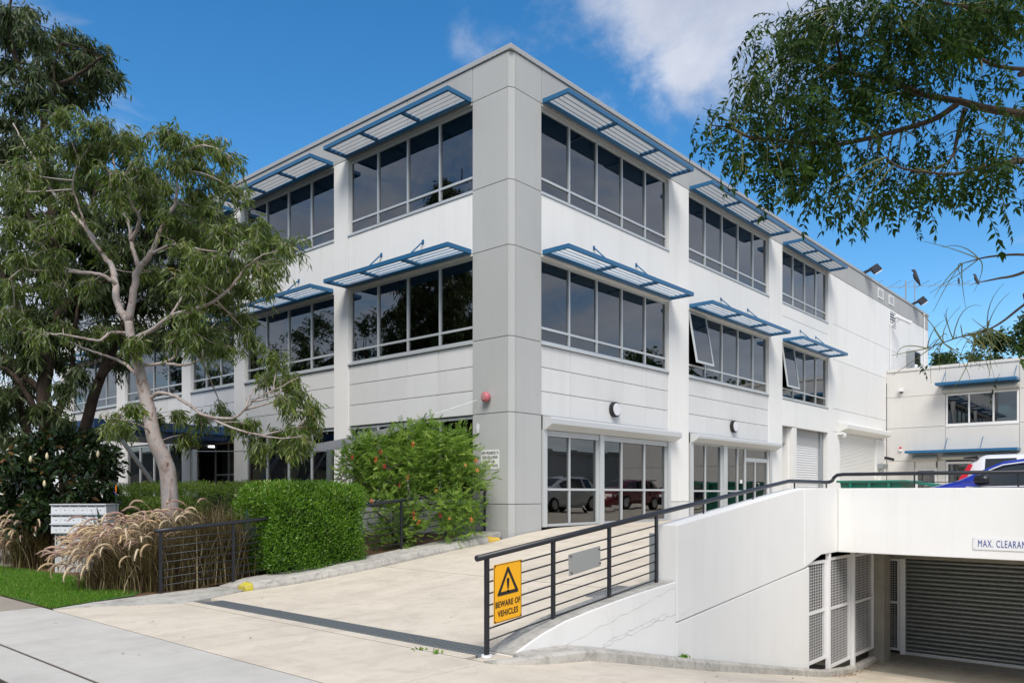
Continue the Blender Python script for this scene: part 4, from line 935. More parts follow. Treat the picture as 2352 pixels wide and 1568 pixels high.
# security cameras, siren, sensor on the rear walls
S = empty('dome_camera', fpt('R', 21.2, 0, 4.15), 'white dome security camera at the left end of the cream shutter box', 'camera')
k = MB(); k.box(*[v for a_, b_ in zip(fpt('R', 21.06, 0.0, 4.10), fpt('R', 21.16, 0.25, 4.20)) for v in (a_, b_)]); k.build('bracket', WFRAME, S)
k = MB(); prof = [(0.10, 4.16), (0.11, 4.08), (0.085, 4.0), (0.03, 3.955), (0.002, 3.95)]; n = 12; V = []
for r_, z in prof:
    for i in range(n): V.append((XF + 21.28 + r_ * math.cos(2 * math.pi * i / n), YF - 0.2 + r_ * math.sin(2 * math.pi * i / n), z))
k.add(V, [(i * n + j, i * n + (j + 1) % n, (i + 1) * n + (j + 1) % n, (i + 1) * n + j) for i in range(len(prof) - 1) for j in range(n)]); k.build('dome', WFRAME, S, smooth=True)
S = empty('bullet_camera', fpt('R', 28.9, 0, 10.3), 'white bullet security camera in front of the louvred vent high on the wall', 'camera')
k = MB(); k.bar(fpt('R', 28.4, 0.3, 10.35), fpt('R', 29.4, 0.75, 10.1), 0.16, 0.14); k.build('housing', WFRAME, S, bevel=0.02)
k = MB(); k.bar(fpt('R', 28.5, 0.0, 9.9), fpt('R', 28.7, 0.42, 10.2), 0.05, 0.05); k.build('bracket', WFRAME, S)
S = empty('wall_camera', fpt('R', 27.1, 0, 3.2), 'dark camera above a small intercom box beside the annex corner', 'camera')
k = MB(); k.bar(fpt('R', 26.9, 0.25, 3.3), fpt('R', 27.5, 0.45, 3.22), 0.12, 0.12); k.build('housing', DARK, S, bevel=0.02)
k = MB(); k.bar(fpt('R', 27.0, 0.0, 3.05), fpt('R', 27.0, 0.3, 3.28), 0.04, 0.04); k.build('bracket', WFRAME, S)
S = empty('intercom_box', fpt('R', 26.9, 0, 2.8), 'grey intercom box with pale conduit below the dark camera', 'box')
k = MB(); fbox(k, 'R', 26.55, 27.35, 0.0, 0.25, 2.76, 3.0); k.build('casing', STEEL, S, bevel=0.01)
k = MB(); fbox(k, 'R', 26.75, 27.2, 0.0, 0.10, 0.9, 2.75); k.build('conduit_cover', SHUTW, S)
S = empty('annex_sensor', (XA, 11.02, 6.6), 'small white motion sensor on the annex wall near the corner', 'sensor')
k = MB(); fbox(k, 'A', 10.92, 11.12, 0.0, 0.18, 6.52, 6.68); k.build('casing', WFRAME, S, bevel=0.02)
k = MB(); fbox(k, 'A', 10.97, 11.07, 0.03, 0.185, 6.46, 6.52); k.build('lens', BLACK, S)
S = empty('strobe_siren', (XA, 11.06, 3.72), 'small red and white strobe siren on the annex wall', 'siren')
k = MB(); fbox(k, 'A', 11.0, 11.13, 0.0, 0.08, 3.64, 3.76); k.build('base', WFRAME, S)
k = MB(); k.cyl(fpt('A', 11.065, 0.0, 3.80), fpt('A', 11.065, 0.09, 3.80), 0.05, 12); k.build('lens', M('strobe_red', (0.6, 0.02, 0.02), 0.3), S)
# floodlights on the parapet
for a_, lab in ((24.6, 'dark floodlight on the parapet nearer the sunshades'), (32.6, 'dark floodlight on the parapet near the aerial at the far end')):
    S = empty('floodlight', fpt('R', a_, 0.1, 11.7), lab, 'floodlight', 'floodlights on the parapet')
    k = MB(); k.bar(fpt('R', a_, -0.05, 11.72), fpt('R', a_, 0.35, 11.85), 0.12, 0.10); k.build('bracket', DARK, S)
    k = MB(); k.bar(fpt('R', a_ + 0.12, 0.30, 11.78), fpt('R', a_ + 0.66, 0.46, 12.08), 0.36, 0.10, up=(0, -0.8, 0.6)); k.build('lamp_head', DARK, S, bevel=0.03)
    k = MB(); k.bar(fpt('R', a_ + 0.16, 0.335, 11.74), fpt('R', a_ + 0.68, 0.49, 12.02), 0.32, 0.02, up=(0, -0.8, 0.6)); k.build('glass', LENS, S)
# TV aerial with birds
S = empty('tv_aerial', fpt('R', 35.4, -0.6, 11.6), 'thin television aerial with long boom above the far end of the parapet', 'aerial')
ax, ay = XF + 35.4, YF + 0.6
k = MB(); k.cyl((ax, ay, 11.2), (ax, ay, 13.65), 0.03, 8); k.build('mast', STEEL, S)
ad = np.array((0.60, -0.8, 0.0)); a0 = np.array((ax, ay, 13.45))
k = MB(); k.bar(a0 - ad * 2.6 + np.array((0, 0, -0.15)), a0 + ad * 3.6, 0.03, 0.03); k.build('boom', STEEL, S)
for s in (-2.2, -1.2, -0.5, 0.4, 1.1, 1.9, 2.7, 3.3):
    k = MB(); q = a0 + ad * s; l_ = 1.0 - 0.1 * s; e = np.array((0.8, 0.6, 0.02)); k.cyl(q - e * l_, q + e * l_, 0.012, 5); k.build('element', STEEL, S)
k = MB(); k.cyl((ax - 1.4, ay + 0.1, 11.2), (ax - 1.4, ay + 0.1, 13.4), 0.04, 8); k.build('vent_mast', STEEL, S)
def bird(loc, s, rot, lab):
    mb = MB(); t = np.linspace(0, 1, 9)
    P = [(-0.16, 0, -0.06), (-0.08, 0, 0.0), (0.0, 0, 0.05), (0.05, 0, 0.10), (0.08, 0, 0.15), (0.11, 0, 0.165), (0.14, 0, 0.16), (0.17, 0, 0.15)]
    r_ = [0.012, 0.035, 0.05, 0.046, 0.03, 0.032, 0.024, 0.003]
    mb.tube(P, r_, 8)
    b_ = mb.mesh('bird', smooth=True); b_.materials.append(M('dark_plumage', (0.03, 0.03, 0.035), 0.7))
    o = link('bird', b_); o.location = loc; o.scale = (s, s, s); o.rotation_euler = (0, R(-30), rot); return tag(o, lab, 'bird', 'birds on the aerial')
bird((ax, ay, 13.72), 2.6, 2.0, 'large dark bird perched on top of the aerial mast')
q = a0 + ad * 2.4; bird((q[0], q[1], 13.53), 1.2, 0.4, 'smaller bird on the aerial boom, nearer the mast')
q = a0 + ad * 3.3; bird((q[0], q[1], 13.58), 1.8, 1.4, 'bird perched at the outer end of the aerial boom')
# spiral duct behind the annex roof
S = empty('roof_duct', (XF + 31.0, YF - 0.6, 7.7), 'grey metal duct elbow on the annex roof against the tall wall', 'duct')
k = MB(); k.tube(catmull([(XF + 30.2, YF - 0.7, 7.95), (XF + 30.8, YF - 0.7, 7.98), (XF + 31.4, YF - 0.75, 7.9), (XF + 31.8, YF - 1.1, 7.85)], 5), 0.20, 12); k.build('pipe', STEEL, S, smooth=True)
# small steel bollard behind the railing and skip bin
mb = MB(); mb.box(9.42, 9.54, 6.3, 6.42, ramp_z(9.5), ramp_z(9.5) + 0.0); 
S = empty('service_post', (9.9, 5.95, 0.24), 'short dark grey post on the driveway next to the white wall end', 'post')
k = MB(); k.box(9.9, 9.97, 5.9, 6.05, 0.2, 1.02); k.build('stem', STEEL, S, bevel=0.006)
GREEN = M('bin_green', (0.005, 0.17, 0.12), 0.5); _t = NT(GREEN); _t.base(_t.mix(_t.ramp(_t.noise(_t.pos(), 9, 5, 0.7), [(0.55, (0, 0, 0)), (0.68, (1, 1, 1))]), (0.005, 0.17, 0.12), (0.13, 0.10, 0.06)))
S = empty('skip_bin', (30.6, 9.0, 0.83), 'green steel skip bin showing over the car park parapet', 'bin')
def sk(x0, x1, y0, y1, z0, z1, sl): k = MB(); k.hexa([(x0 + sl, y0 + sl, z0), (x1 - sl, y0 + sl, z0), (x1 - sl, y1 - sl, z0), (x0 + sl, y1 - sl, z0), (x0, y0, z1), (x1, y0, z1), (x1, y1, z1), (x0, y1, z1)]); return k
sk(29.6, 31.2, 7.9, 10.0, 0.88, 1.98, 0.15).build('body', GREEN, S)
k = MB(); k.box(29.5, 31.3, 7.8, 10.1, 1.98, 2.06); k.build('rim', GREEN, S, bevel=0.01)
for y in (8.3, 8.95, 9.6): k = MB(); k.box(29.46, 29.56, y - 0.04, y + 0.04, 0.95, 1.98); k.build('rib', GREEN, S)
k = MB(); k.hexa([(29.5, 6.4, 1.75), (31.3, 6.4, 1.75), (31.3, 7.79, 1.98), (29.5, 7.79, 1.98), (29.5, 6.4, 1.82), (31.3, 6.4, 1.82), (31.3, 7.79, 2.05), (29.5, 7.79, 2.05)]); k.build('lid', GREEN, S)
# shade sail and posts
S = empty('shade_sail', (11.2, 14.5, 2.4), 'grey shade sail seen edge-on, cabled to the corner column above the red-flowered bush', 'shade sail')
A_ = np.array((XF - 0.03, YF + 1.03, 3.77)); Bp = at(757, 1036, 17.6); Cp = at(446, 1036, 20.0)
k = MB(); A1 = A_ + (Bp - A_) * 0.30 + np.array((0, 0, 0.02)); k.cyl(A_, A1, 0.006, 6); k.build('cable', STEEL, S)
D_ = at(640, 1031, 20.6)
SAIL = M('sail_cloth', (0.16, 0.165, 0.175), 0.85)
nu = 12; V = []
for i in range(nu + 1):
    t = i / nu
    e1 = A1 + (Bp - A1) * t + np.array((0, 0, -0.10 * math.sin(math.pi * t)))
    e2 = A1 + (D_ - A1) * t + np.array((0, 0, -0.10 * math.sin(math.pi * t)))
    for j in range(7): V.append(e1 + (e2 - e1) * j / 6 + np.array((0, 0, -0.05 * math.sin(math.pi * j / 6) * t)))
F = np.array([(i * 7 + j, (i + 1) * 7 + j, (i + 1) * 7 + j + 1, i * 7 + j + 1) for i in range(nu) for j in range(6)])
raw('cloth', np.array(V), F, SAIL, S, smooth=True)
k = MB(); k.cyl(Bp, Cp, 0.012, 6); k.build('edge_cable', STEEL, S)
for (p, lab) in ((Bp, 'square grey post of the shade sail behind the hedge, nearer the bush'), (Cp, 'square grey post of the shade sail beside the entrance')):
    k = MB(); k.box(p[0] - 0.05, p[0] + 0.05, p[1] - 0.05, p[1] + 0.05, 0.2, p[2] + 0.04); k.build('sail_post', STEEL, bevel=0.008, label=lab, cat='post', group='shade sail posts')
# letterboxes
S = empty('letterbox_bank', (6.28, 17.1, 0.0), 'white bank of letterboxes in three rows half hidden by fountain grass', 'letterbox')
LBM = M('letterbox_white', (0.70, 0.72, 0.76), 0.4)
bx, by0, by1 = 6.03, 16.545, 17.655; bz0 = 0.79
for r_ in range(3):
    z = bz0 + r_ * 0.198
    k = MB(); k.box(bx, bx + 0.50, by0, by1, z, z + 0.18); row = k.build('box_row', LBM, S, bevel=0.004)
    k = MB(); k.box(bx - 0.035, bx + 0.50, by0 - 0.012, by1 + 0.012, z + 0.181, z + 0.197); k.build('hood', LBM, row)
    for i in range(6):
        y = by0 + 0.02 + (by1 - by0 - 0.04) * i / 6; w_ = (by1 - by0 - 0.04) / 6
        k = MB(); k.box(bx - 0.008, bx - 0.001, y + 0.006, y + w_ - 0.006, z + 0.012, z + 0.128); k.build('door', LBM, row)
        k = MB(); k.box(bx - 0.002, bx - 0.0005, y + 0.012, y + w_ - 0.012, z + 0.136, z + 0.154); k.build('slot', BLACK, row)
        k = MB(); k.cyl((bx - 0.013, y + w_ * 0.5, z + 0.07), (bx - 0.008, y + w_ * 0.5, z + 0.07), 0.010, 8); k.build('lock', DARK, row)
k = MB(); k.box(bx + 0.05, bx + 0.36, by0 + 0.05, by1 - 0.05, -0.02, bz0); k.build('plinth', M('plinth_grey', (0.50, 0.51, 0.52), 0.5), S)
put_text('PRE', 0.27, MAT_L, (bx + 0.045, by1 - 0.07, 0.655), BLACK, S, xs=0.62, align='LEFT')
S.rotation_euler = (0, 0, R(41))

# ================================================================== CARS
def interp(xs, ys): return lambda x: float(np.interp(x, xs, ys))
TYRE = M('tyre', (0.015, 0.015, 0.016), 0.8); RIM = M('rim', (0.45, 0.46, 0.48), 0.3, 0.5, 0.8)
CGLASS = M('car_glass', (0.012, 0.016, 0.018), 0.04, 0.8); TRIM = M('car_trim', (0.015, 0.016, 0.02), 0.35)
TAIL = M('tail_light_red', (0.55, 0.008, 0.02), 0.15, 0.6); HEAD = M('headlight', (0.6, 0.63, 0.66), 0.1, 0.6, 0.4)
def car(name, lab, paintc, L=4.0, W=1.70, H=1.46, style='hatch', group='cars on the car park deck', stripe=None):
    """x forward (front at +L/2), body lofted from cross sections; glass, lights, mirrors and wheels are parts"""
    c_ = empty(name, (0, 0, 0), lab, 'car', group)
    P = M(name + '_paint', paintc, 0.22, 0.6); P.node_tree.nodes['Principled BSDF'].inputs['Coat Weight'].default_value = 0.6
    h = L / 2
    if style == 'suv': top = interp([-h, -h + 0.03, -h + 0.28, -h + 0.55, -0.3, 0.35, 1.15, h - 0.25, h - 0.05, h], [0.75, 1.10, 1.52, H, H + 0.01, H - 0.04, 1.13, 0.98, 0.85, 0.6])
    else: top = interp([-h, -h + 0.05, -h + 0.40, -h + 0.75, -0.2, 0.45, 1.12, h - 0.3, h - 0.06, h], [0.60, 0.98, 1.36, H - 0.02, H, H - 0.09, 1.03, 0.88, 0.72, 0.5])
    belt = interp([-h, -h + 0.1, -0.5, 0.9, 1.2, h], [0.9, 0.98, 0.92, 0.90, 0.9, 0.6])
    wid = interp([-h, -h + 0.15, -h + 0.6, 0, h - 0.7, h - 0.2, h], [0.72, 0.88, 0.98, 1.0, 0.98, 0.86, 0.62])
    st = np.concatenate([np.linspace(-h, -h + 0.8, 12), np.linspace(-h + 0.9, h - 0.9, 20), np.linspace(h - 0.8, h, 12)])
    rings = []
    for x in st:
        tz = top(x); bz = min(belt(x), tz - 0.02); w2 = W / 2 * wid(x); cab = max(0.0, min(1.0, (tz - bz) / 0.4))
        wr = w2 * (0.93 - 0.20 * cab)
        zb = 0.22 + 0.1 * max(0, abs(x) - h + 0.3)
        half = [(0, zb), (w2 * 0.9, zb), (w2 * 0.985, zb + 0.14), (w2, 0.55), (w2 * 0.965, bz), (wr * 0.985 + 0.01, tz - 0.09 * cab - 0.01), (wr * 0.80, tz - 0.015 * cab), (0, tz + 0.012)]
        rings.append([(x, a, b) for a, b in half] + [(x, -a, b) for a, b in half[-2:0:-1]])
    k = len(rings[0]); V = [p for r_ in rings for p in r_]; body, gl = [], []
    for i in range(len(rings) - 1):
        xm = (st[i] + st[i + 1]) / 2; tz = top(xm); slope = abs(top(st[i + 1]) - top(st[i])) / (st[i + 1] - st[i])
        for j in range(k):
            f = (i * k + j, i * k + (j + 1) % k, (i + 1) * k + (j + 1) % k, (i + 1) * k + j)
            side = j in (4, k - 5); roof = j in (5, 6, 7, 8, k - 6)
            is_side = side and tz - belt(xm) > 0.30 and -h + 0.55 < xm < 0.80 and not any(abs(xm - q) < 0.05 for q in (-0.95, -0.02))
            is_scr = j in (6, 7) and slope > 0.35 and tz > 1.02 and abs(xm) < h - 0.1
            (gl if (is_side or is_scr) else body).append(f)
    body += [tuple(range(k))[::-1], tuple(range((len(rings) - 1) * k, len(rings) * k))]
    m1 = MB().add(V, body).build('body', P, c_, smooth=True); MB().add(V, gl).build('glass', CGLASS, c_, smooth=True)
    for sx in (h - 0.78, -h + 0.72):
        for sy in (1, -1):
            y0, y1 = sy * (W / 2 - 0.20), sy * (W / 2 + 0.005)
            a = MB(); a.cyl((sx, y0, 0.31), (sx, y1, 0.31), 0.31, 24); wh = a.build('wheel', TYRE, c_, bevel=0.03)
            a = MB(); a.cyl((sx, y1 - sy * 0.02, 0.31), (sx, y1 + sy * 0.006, 0.31), 0.20, 20); a.build('rim', RIM, wh)
    for sy in (1, -1):
        if style == 'suv':
            q = [(-h + 0.05, 0.93), (-h + 0.24, 0.96), (-h + 0.22, 1.06), (-h + 0.36, 1.43), (-h + 0.28, 1.45), (-h + 0.10, 1.12)]
        else: q = [(-h + 0.08, 0.78), (-h + 0.34, 0.80), (-h + 0.36, 0.96), (-h + 0.12, 0.98)]
        wv = W / 2 * 0.93
        a = MB(); a.prism([(x, sy * (wv * (0.99 - 0.20 * max(0, z - 0.95))), z) for x, z in q], [(x, sy * (wv * (1.035 - 0.22 * max(0, z - 0.95))), z) for x, z in q]); a.build('tail_light', TAIL, c_)
        q = [(h - 0.52, 0.72), (h - 0.12, 0.60), (h - 0.10, 0.70), (h - 0.45, 0.82)]
        a = MB(); a.prism([(x, sy * W / 2 * 0.70, z) for x, z in q], [(x, sy * (W / 2 * wid(x) + 0.005), z) for x, z in q]); a.build('headlight', HEAD, c_)
        a = MB(); a.tube([(0.72, sy * (W / 2 - 0.02), 0.97), (0.74, sy * (W / 2 + 0.05), 1.0), (0.72, sy * (W / 2 + 0.13), 1.03), (0.62, sy * (W / 2 + 0.17), 1.035), (0.55, sy * (W / 2 + 0.16), 1.03)], [0.03, 0.07, 0.095, 0.10, 0.07], 10); a.build('mirror', TRIM, c_, smooth=True)
    a = MB(); a.prism([(-h + 0.42, -W * 0.34, H - 0.03), (-h + 0.14, -W * 0.33, H - 0.055), (-h + 0.14, -W * 0.33, H - 0.085), (-h + 0.44, -W * 0.34, H - 0.09)], [(-h + 0.42, W * 0.34, H - 0.03), (-h + 0.14, W * 0.33, H - 0.055), (-h + 0.14, W * 0.33, H - 0.085), (-h + 0.44, W * 0.34, H - 0.09)]); a.build('spoiler', TRIM, c_)
    if stripe:
        for sy in (1, -1):
            pts = [(x, sy * (W / 2 * wid(x) * (0.93 - 0.20) * 0.985 + 0.035), top(x) - 0.085) for x in np.linspace(-0.9, 1.0, 14)]
            a = MB(); a.tube(pts, 0.014, 6); a.build('window_trim', stripe, c_)
            pts = [(x, sy * (W / 2 * wid(x) * 0.975), belt(x) + 0.005) for x in np.linspace(-0.9, 0.95, 12)]
            a = MB(); a.tube(pts, 0.012, 6); a.build('window_trim', stripe, c_)
    a = MB(); a.box(-h - 0.004, -h + 0.03, -0.26, 0.26, 0.55, 0.66); a.build('number_plate', SIGNW, c_)
    return c_
def place(o, x, y, rot, z=None): o.location = (x, y, ramp_z(x) if z is None else z); o.rotation_euler = (0, 0, rot)
place(car('blue_hatchback', 'blue hatchback parked behind the car park parapet at the right edge', (0.018, 0.028, 0.32), stripe=SIGNW), 16.55, 2.2, R(90))
place(car('white_wagon', 'white high-backed car with red tail lights behind the blue hatchback', (0.78, 0.78, 0.80), 4.5, 1.80, 1.66, 'suv'), 20.9, 2.0, R(-90))
place(car('silver_hatchback', 'pale silver hatchback mirrored in the shop window nearest the corner', (0.62, 0.63, 0.63)), 25.4, 3.6, R(180))
place(car('red_hatchback', 'dark red hatchback mirrored in the middle of the shop window', (0.16, 0.010, 0.015)), 31.2, 3.2, R(180))
place(car('navy_sedan', 'dark navy car mirrored at the right of the shop window', (0.012, 0.015, 0.03), 4.3, 1.75, 1.44), 36.0, 3.4, R(180))
# ================================================================== VEGETATION
def unit(a): return a / (np.linalg.norm(a, axis=-1, keepdims=True) + 1e-9)
def rdir(n, r=rng): return unit(r.normal(size=(n, 3)))
def leaf_geo(P, A, Nn, L, W, curve=0.12, mid=0.45):
    """folded, slightly curved leaf: six points, four triangles each"""
    n = len(P); A = unit(A); S = unit(np.cross(A, Nn)); U = np.cross(S, A)
    L = np.broadcast_to(L, (n,))[:, None]; W = np.broadcast_to(W, (n,))[:, None]
    down = np.array((0, 0, -1.0))
    b = P; m1 = P + A * L * mid + down * L * curve * 0.25; t = P + A * L + down * L * curve
    l = m1 + S * W * 0.5 + U * W * 0.16; r_ = m1 - S * W * 0.5 + U * W * 0.16
    V = np.stack([b, l, m1, r_, t], 1).reshape(-1, 3)
    o = np.arange(n)[:, None] * 5
    F = np.concatenate([o + np.array([0, 2, 1]), o + np.array([0, 3, 2]), o + np.array([1, 2, 4]), o + np.array([2, 3, 4])], 1).reshape(-1, 3)
    return V, F
def quad_geo(P, A, Nn, L, W, mid=0.5):
    n = len(P); A = unit(A); S = unit(np.cross(A, Nn))
    L = np.broadcast_to(L, (n,))[:, None]; W = np.broadcast_to(W, (n,))[:, None]
    V = np.stack([P, P + A * L * mid + S * W * 0.5, P + A * L, P + A * L * mid - S * W * 0.5], 1).reshape(-1, 3)
    F = (np.arange(n)[:, None] * 4 + np.array([0, 1, 2, 3])); return V, F
def join_tubes(name, tubes, n, m, parent, kind=None):
    mb = MB()
    for pts, rad in tubes: mb.tube(pts, rad, n, cap=False)
    V = np.array(mb.v); F = np.array(mb.f); return raw(name, V, F, m, parent, smooth=True, kind=kind)
def bark(name, stops, scale=6, rough=0.85, stretch=(1, 1, 0.35)):
    m = M(name, stops[0][1], rough, 0.2); t = NT(m)
    a = t.noise(t.pos(stretch), scale, 6, 0.65, 0.8); t.base(t.ramp(a, stops)); t.bump(t.noise(t.pos(stretch), scale * 3, 4), 0.4, 0.02); return m
def nearest(limbpts, c):
    d = np.linalg.norm(limbpts - c, axis=1); return limbpts[int(np.argmin(d))]
def clump_twigs(r, start, c, rad, k, droop=0.15):
    """k curved twigs from around the clump centre out to points inside an ellipsoid"""
    tw = []
    ends = c + rdir(k, r) * (r.random((k, 1)) ** 0.45) * np.array(rad)
    for e in ends:
        s = start + (c - start) * r.uniform(0.35, 1.0); md = (s + e) / 2 + r.normal(size=3) * 0.08 + np.array((0, 0, 0.10))
        e2 = e + np.array((0, 0, -droop * r.random())); t = np.linspace(0, 1, 6)[:, None]
        tw.append((1 - t) ** 2 * s + 2 * t * (1 - t) * md + t * t * e2)
    return tw
def tree(name, lab, cat, base, trunk, limbs, clumps, lm, bm, spec, group=None, seed=1, limb_parts=True, tw_r=0.006, twm=None, lim_k=1.0):
    """trunk: (points, radii); limbs: [(points, r0, r1)]; clumps: [(centre, radius(3), twigs)]; spec: leaf settings"""
    r = np.random.default_rng(seed)
    T = empty(name, tuple(base), lab, cat, group)
    pts = catmull(trunk[0], 6); rad = np.interp(np.linspace(0, 1, len(pts)), np.linspace(0, 1, len(trunk[1])), trunk[1])
    mb = MB(); mb.tube(pts, rad, 14); mb.build('trunk', bm, T, smooth=True)
    allp = [pts]; tubes = []
    for lp, r0, r1 in limbs:
        q = catmull(lp, 6); q[1:-1] += r.normal(size=(len(q) - 2, 3)) * r0 * 0.10
        rr = np.linspace(r0, r1, len(q)) * lim_k; allp.append(q)
        if limb_parts: mb = MB(); mb.tube(q, rr, 9); mb.build('limb', bm, T, smooth=True)
        else: tubes.append((q, rr))
    if tubes: join_tubes('limbs', tubes, 8, bm, T)
    allp = np.vstack(allp); tws = []; lv = []
    for (c, rd_, k) in clumps:
        c = np.array(c, float); s = nearest(allp, c); d = np.linalg.norm(c - s)
        md = (s + c) / 2 + r.normal(size=3) * 0.12 * d
        t = np.linspace(0, 1, 7)[:, None]; q = (1 - t) ** 2 * s + 2 * t * (1 - t) * md + t * t * c
        tws.append((q, np.linspace(max(0.010, 0.016 * min(d, 2.0)), 0.007, 7)))
        for w_ in clump_twigs(r, s + (c - s) * 0.5, c, rd_, k, spec.get('droop', 0.15)):
            tws.append((w_, np.linspace(tw_r, tw_r * 0.4, len(w_)))); lv.append(w_)
    join_tubes('twigs', tws, 4, twm or bm, T, kind='stuff')
    # leaves along the outer part of each twig
    nl = spec['n']; W_ = np.array(lv); m_ = len(W_)
    t = r.uniform(spec.get('t0', 0.25), 1.0, size=(m_, nl)); f = t * (W_.shape[1] - 1); i = np.minimum(f.astype(int), W_.shape[1] - 2); fr = (f - i)[..., None]
    idx = np.arange(m_)[:, None]
    P = (W_[idx, i] * (1 - fr) + W_[idx, i + 1] * fr).reshape(-1, 3); D = unit(W_[idx, i + 1] - W_[idx, i]).reshape(-1, 3)
    n = len(P); P = P + r.normal(size=(n, 3)) * spec.get('jit', 0.03)
    A = unit(D * spec.get('along', 0.4) + rdir(n, r) * spec.get('rand', 0.7) + np.array((0, 0, -1.0)) * spec.get('hang', 0.6))
    Nn = rdir(n, r) + np.array((0, 0, spec.get('face', 0.5)))
    L = spec['L'] * r.uniform(0.65, 1.25, n); Wd = L * spec['ratio'] * r.uniform(0.8, 1.2, n)
    geo = leaf_geo if spec.get('fold', True) else quad_geo
    V, F = geo(P, A, Nn, L, Wd, **({'curve': spec.get('curve', 0.15)} if spec.get('fold', True) else {}))
    k = len(F) // n; rn = np.clip(np.repeat(r.random((m_, 1)) * 0.5 + r.random((m_, nl)) * 0.5, k, axis=1).ravel() if True else 0, 0, 1)
    rn = np.repeat(((r.random((m_, 1)) * 0.45 + r.random((m_, nl)) * 0.55).reshape(-1)), k)
    raw('crown', V, F, lm, T, rnd=rn, kind='stuff')
    return T, lv, P
def px(lst, Y): return [at(u, v, Y if np.isscalar(Y) else Y[i]) for i, (u, v) in enumerate(lst)]
Z4 = lambda x, y: (x * 0.33450, 524.5 + y * 0.33450)      # notes taken on an enlarged piece of the photograph
Z1 = lambda x, y: (x * 0.33450, y * 0.33450)
Z3 = lambda x, y: (1565.2 + x * 0.33450, y * 0.33450)
def zpx(fn, lst, Y0, Y1):
    n = len(lst); return [at(*fn(*p), Y0 + (Y1 - Y0) * i / max(1, n - 1)) for i, p in enumerate(lst)]

# ---- pale gum tree
GUM = bark('gum_bark', [(0.30, (0.11, 0.07, 0.055)), (0.40, (0.32, 0.255, 0.225)), (0.52, (0.45, 0.385, 0.355)), (0.60, (0.33, 0.315, 0.315)), (0.70, (0.47, 0.40, 0.365))], 7.5, 0.7, (1, 1, 0.5))
GUML = leafmat('gum_leaf', [(0.0, (0.045, 0.075, 0.014)), (0.45, (0.095, 0.145, 0.026)), (0.80, (0.165, 0.225, 0.045)), (0.93, (0.29, 0.31, 0.09)), (1.0, (0.24, 0.12, 0.05))], 0.4, 0.5, 0.35)
GY = 15.0
tb = at(398, 1190, GY); tb[2] = gz(tb[0], tb[1]) - 0.1
trunk = [tb] + zpx(Z4, [(1160, 1760), (1130, 1600), (1062, 1450), (1022, 1250), (985, 1100), (955, 960), (930, 850), (897, 740), (885, 640)], GY, GY)
limbs = [
 (zpx(Z4, [(880, 640), (815, 530), (792, 380), (768, 270), (700, 170), (600, 20), (470, -130), (370, -235), (280, -415), (180, -560), (90, -720)], GY, GY + 1.6), 0.105, 0.018),
 (zpx(Z4, [(885, 640), (925, 380), (958, 265), (1035, 175), (1100, 20), (1190, -145), (1215, -240), (1222, -370), (1245, -520)], GY, GY - 0.8), 0.10, 0.018),
 (zpx(Z4, [(950, 270), (905, 110), (885, -30), (820, -165), (795, -360), (760, -560), (700, -670)], GY - 0.1, GY + 0.4), 0.06, 0.015),
 (zpx(Z4, [(900, 90), (960, -60), (900, -170), (860, -330), (900, -460)], GY, GY - 1.2), 0.05, 0.012),
 (zpx(Z4, [(930, 755), (1050, 690), (1200, 590), (1400, 535), (1560, 430), (1680, 280), (1800, 180)], GY, GY - 1.5), 0.065, 0.014),
 (zpx(Z4, [(1170, 600), (1280, 445), (1430, 370), (1560, 300)], GY - 0.5, GY - 0.2), 0.035, 0.012),
 (zpx(Z4, [(1040, 175), (1180, 110), (1350, 140), (1520, 160), (1700, 120)], GY - 0.3, GY - 1.0), 0.04, 0.01),
 (zpx(Z4, [(870, 720), (760, 715), (680, 770), (560, 750), (420, 725), (300, 730), (150, 720)], GY, GY - 1.2), 0.045, 0.012),
 (zpx(Z4, [(930, 1000), (870, 940), (800, 900), (650, 850), (500, 790), (380, 730), (200, 690)], GY, GY + 0.8), 0.05, 0.012),
 (zpx(Z4, [(960, 940), (1100, 928), (1190, 890), (1215, 830), (1235, 770), (1300, 690)], GY, GY - 0.6), 0.05, 0.014),
 (zpx(Z4, [(1140, 925), (1250, 940), (1340, 915), (1390, 870), (1390, 740), (1480, 650), (1560, 540)], GY - 0.3, GY + 0.5), 0.04, 0.012),
 (zpx(Z4, [(1030, 1165), (1100, 1130), (1200, 1150), (1300, 1210), (1400, 1280), (1600, 1300), (1700, 1220), (1760, 1165), (1900, 1100), (2050, 1020)], GY, GY - 1.6), 0.055, 0.010),
 (zpx(Z4, [(1420, 1290), (1550, 1350), (1650, 1385), (1800, 1420), (1950, 1440), (2080, 1420)], GY - 0.7, GY - 1.4), 0.035, 0.008),
 (zpx(Z4, [(1060, 1440), (1000, 1370), (900, 1330), (780, 1300), (700, 1280)], GY, GY - 0.9), 0.03, 0.008),
 (zpx(Z4, [(795, 385), (700, 320), (550, 300), (440, 270), (370, 200), (280, 110), (160, 60)], GY, GY - 1.0), 0.055, 0.012),
 (zpx(Z4, [(600, 310), (400, 290), (250, 290), (150, 280), (60, 350)], GY - 0.4, GY - 1.3), 0.032, 0.010),
 (zpx(Z4, [(700, 170), (620, 60), (560, -100), (500, -300), (540, -480)], GY + 0.3, GY - 0.5), 0.045, 0.012),
]
r5 = np.random.default_rng(51)
def cl(rows, Y, dY, rad, k, r=r5):
    o = []
    for (u, v, *e) in rows:
        s = e[0] if e else 1.0
        o.append((at(u + r.normal() * 8, v + r.normal() * 8, Y + r.uniform(-dY, dY)), (rad * s, rad * s, rad * 0.72 * s), max(3, int(k * s))))
    return o
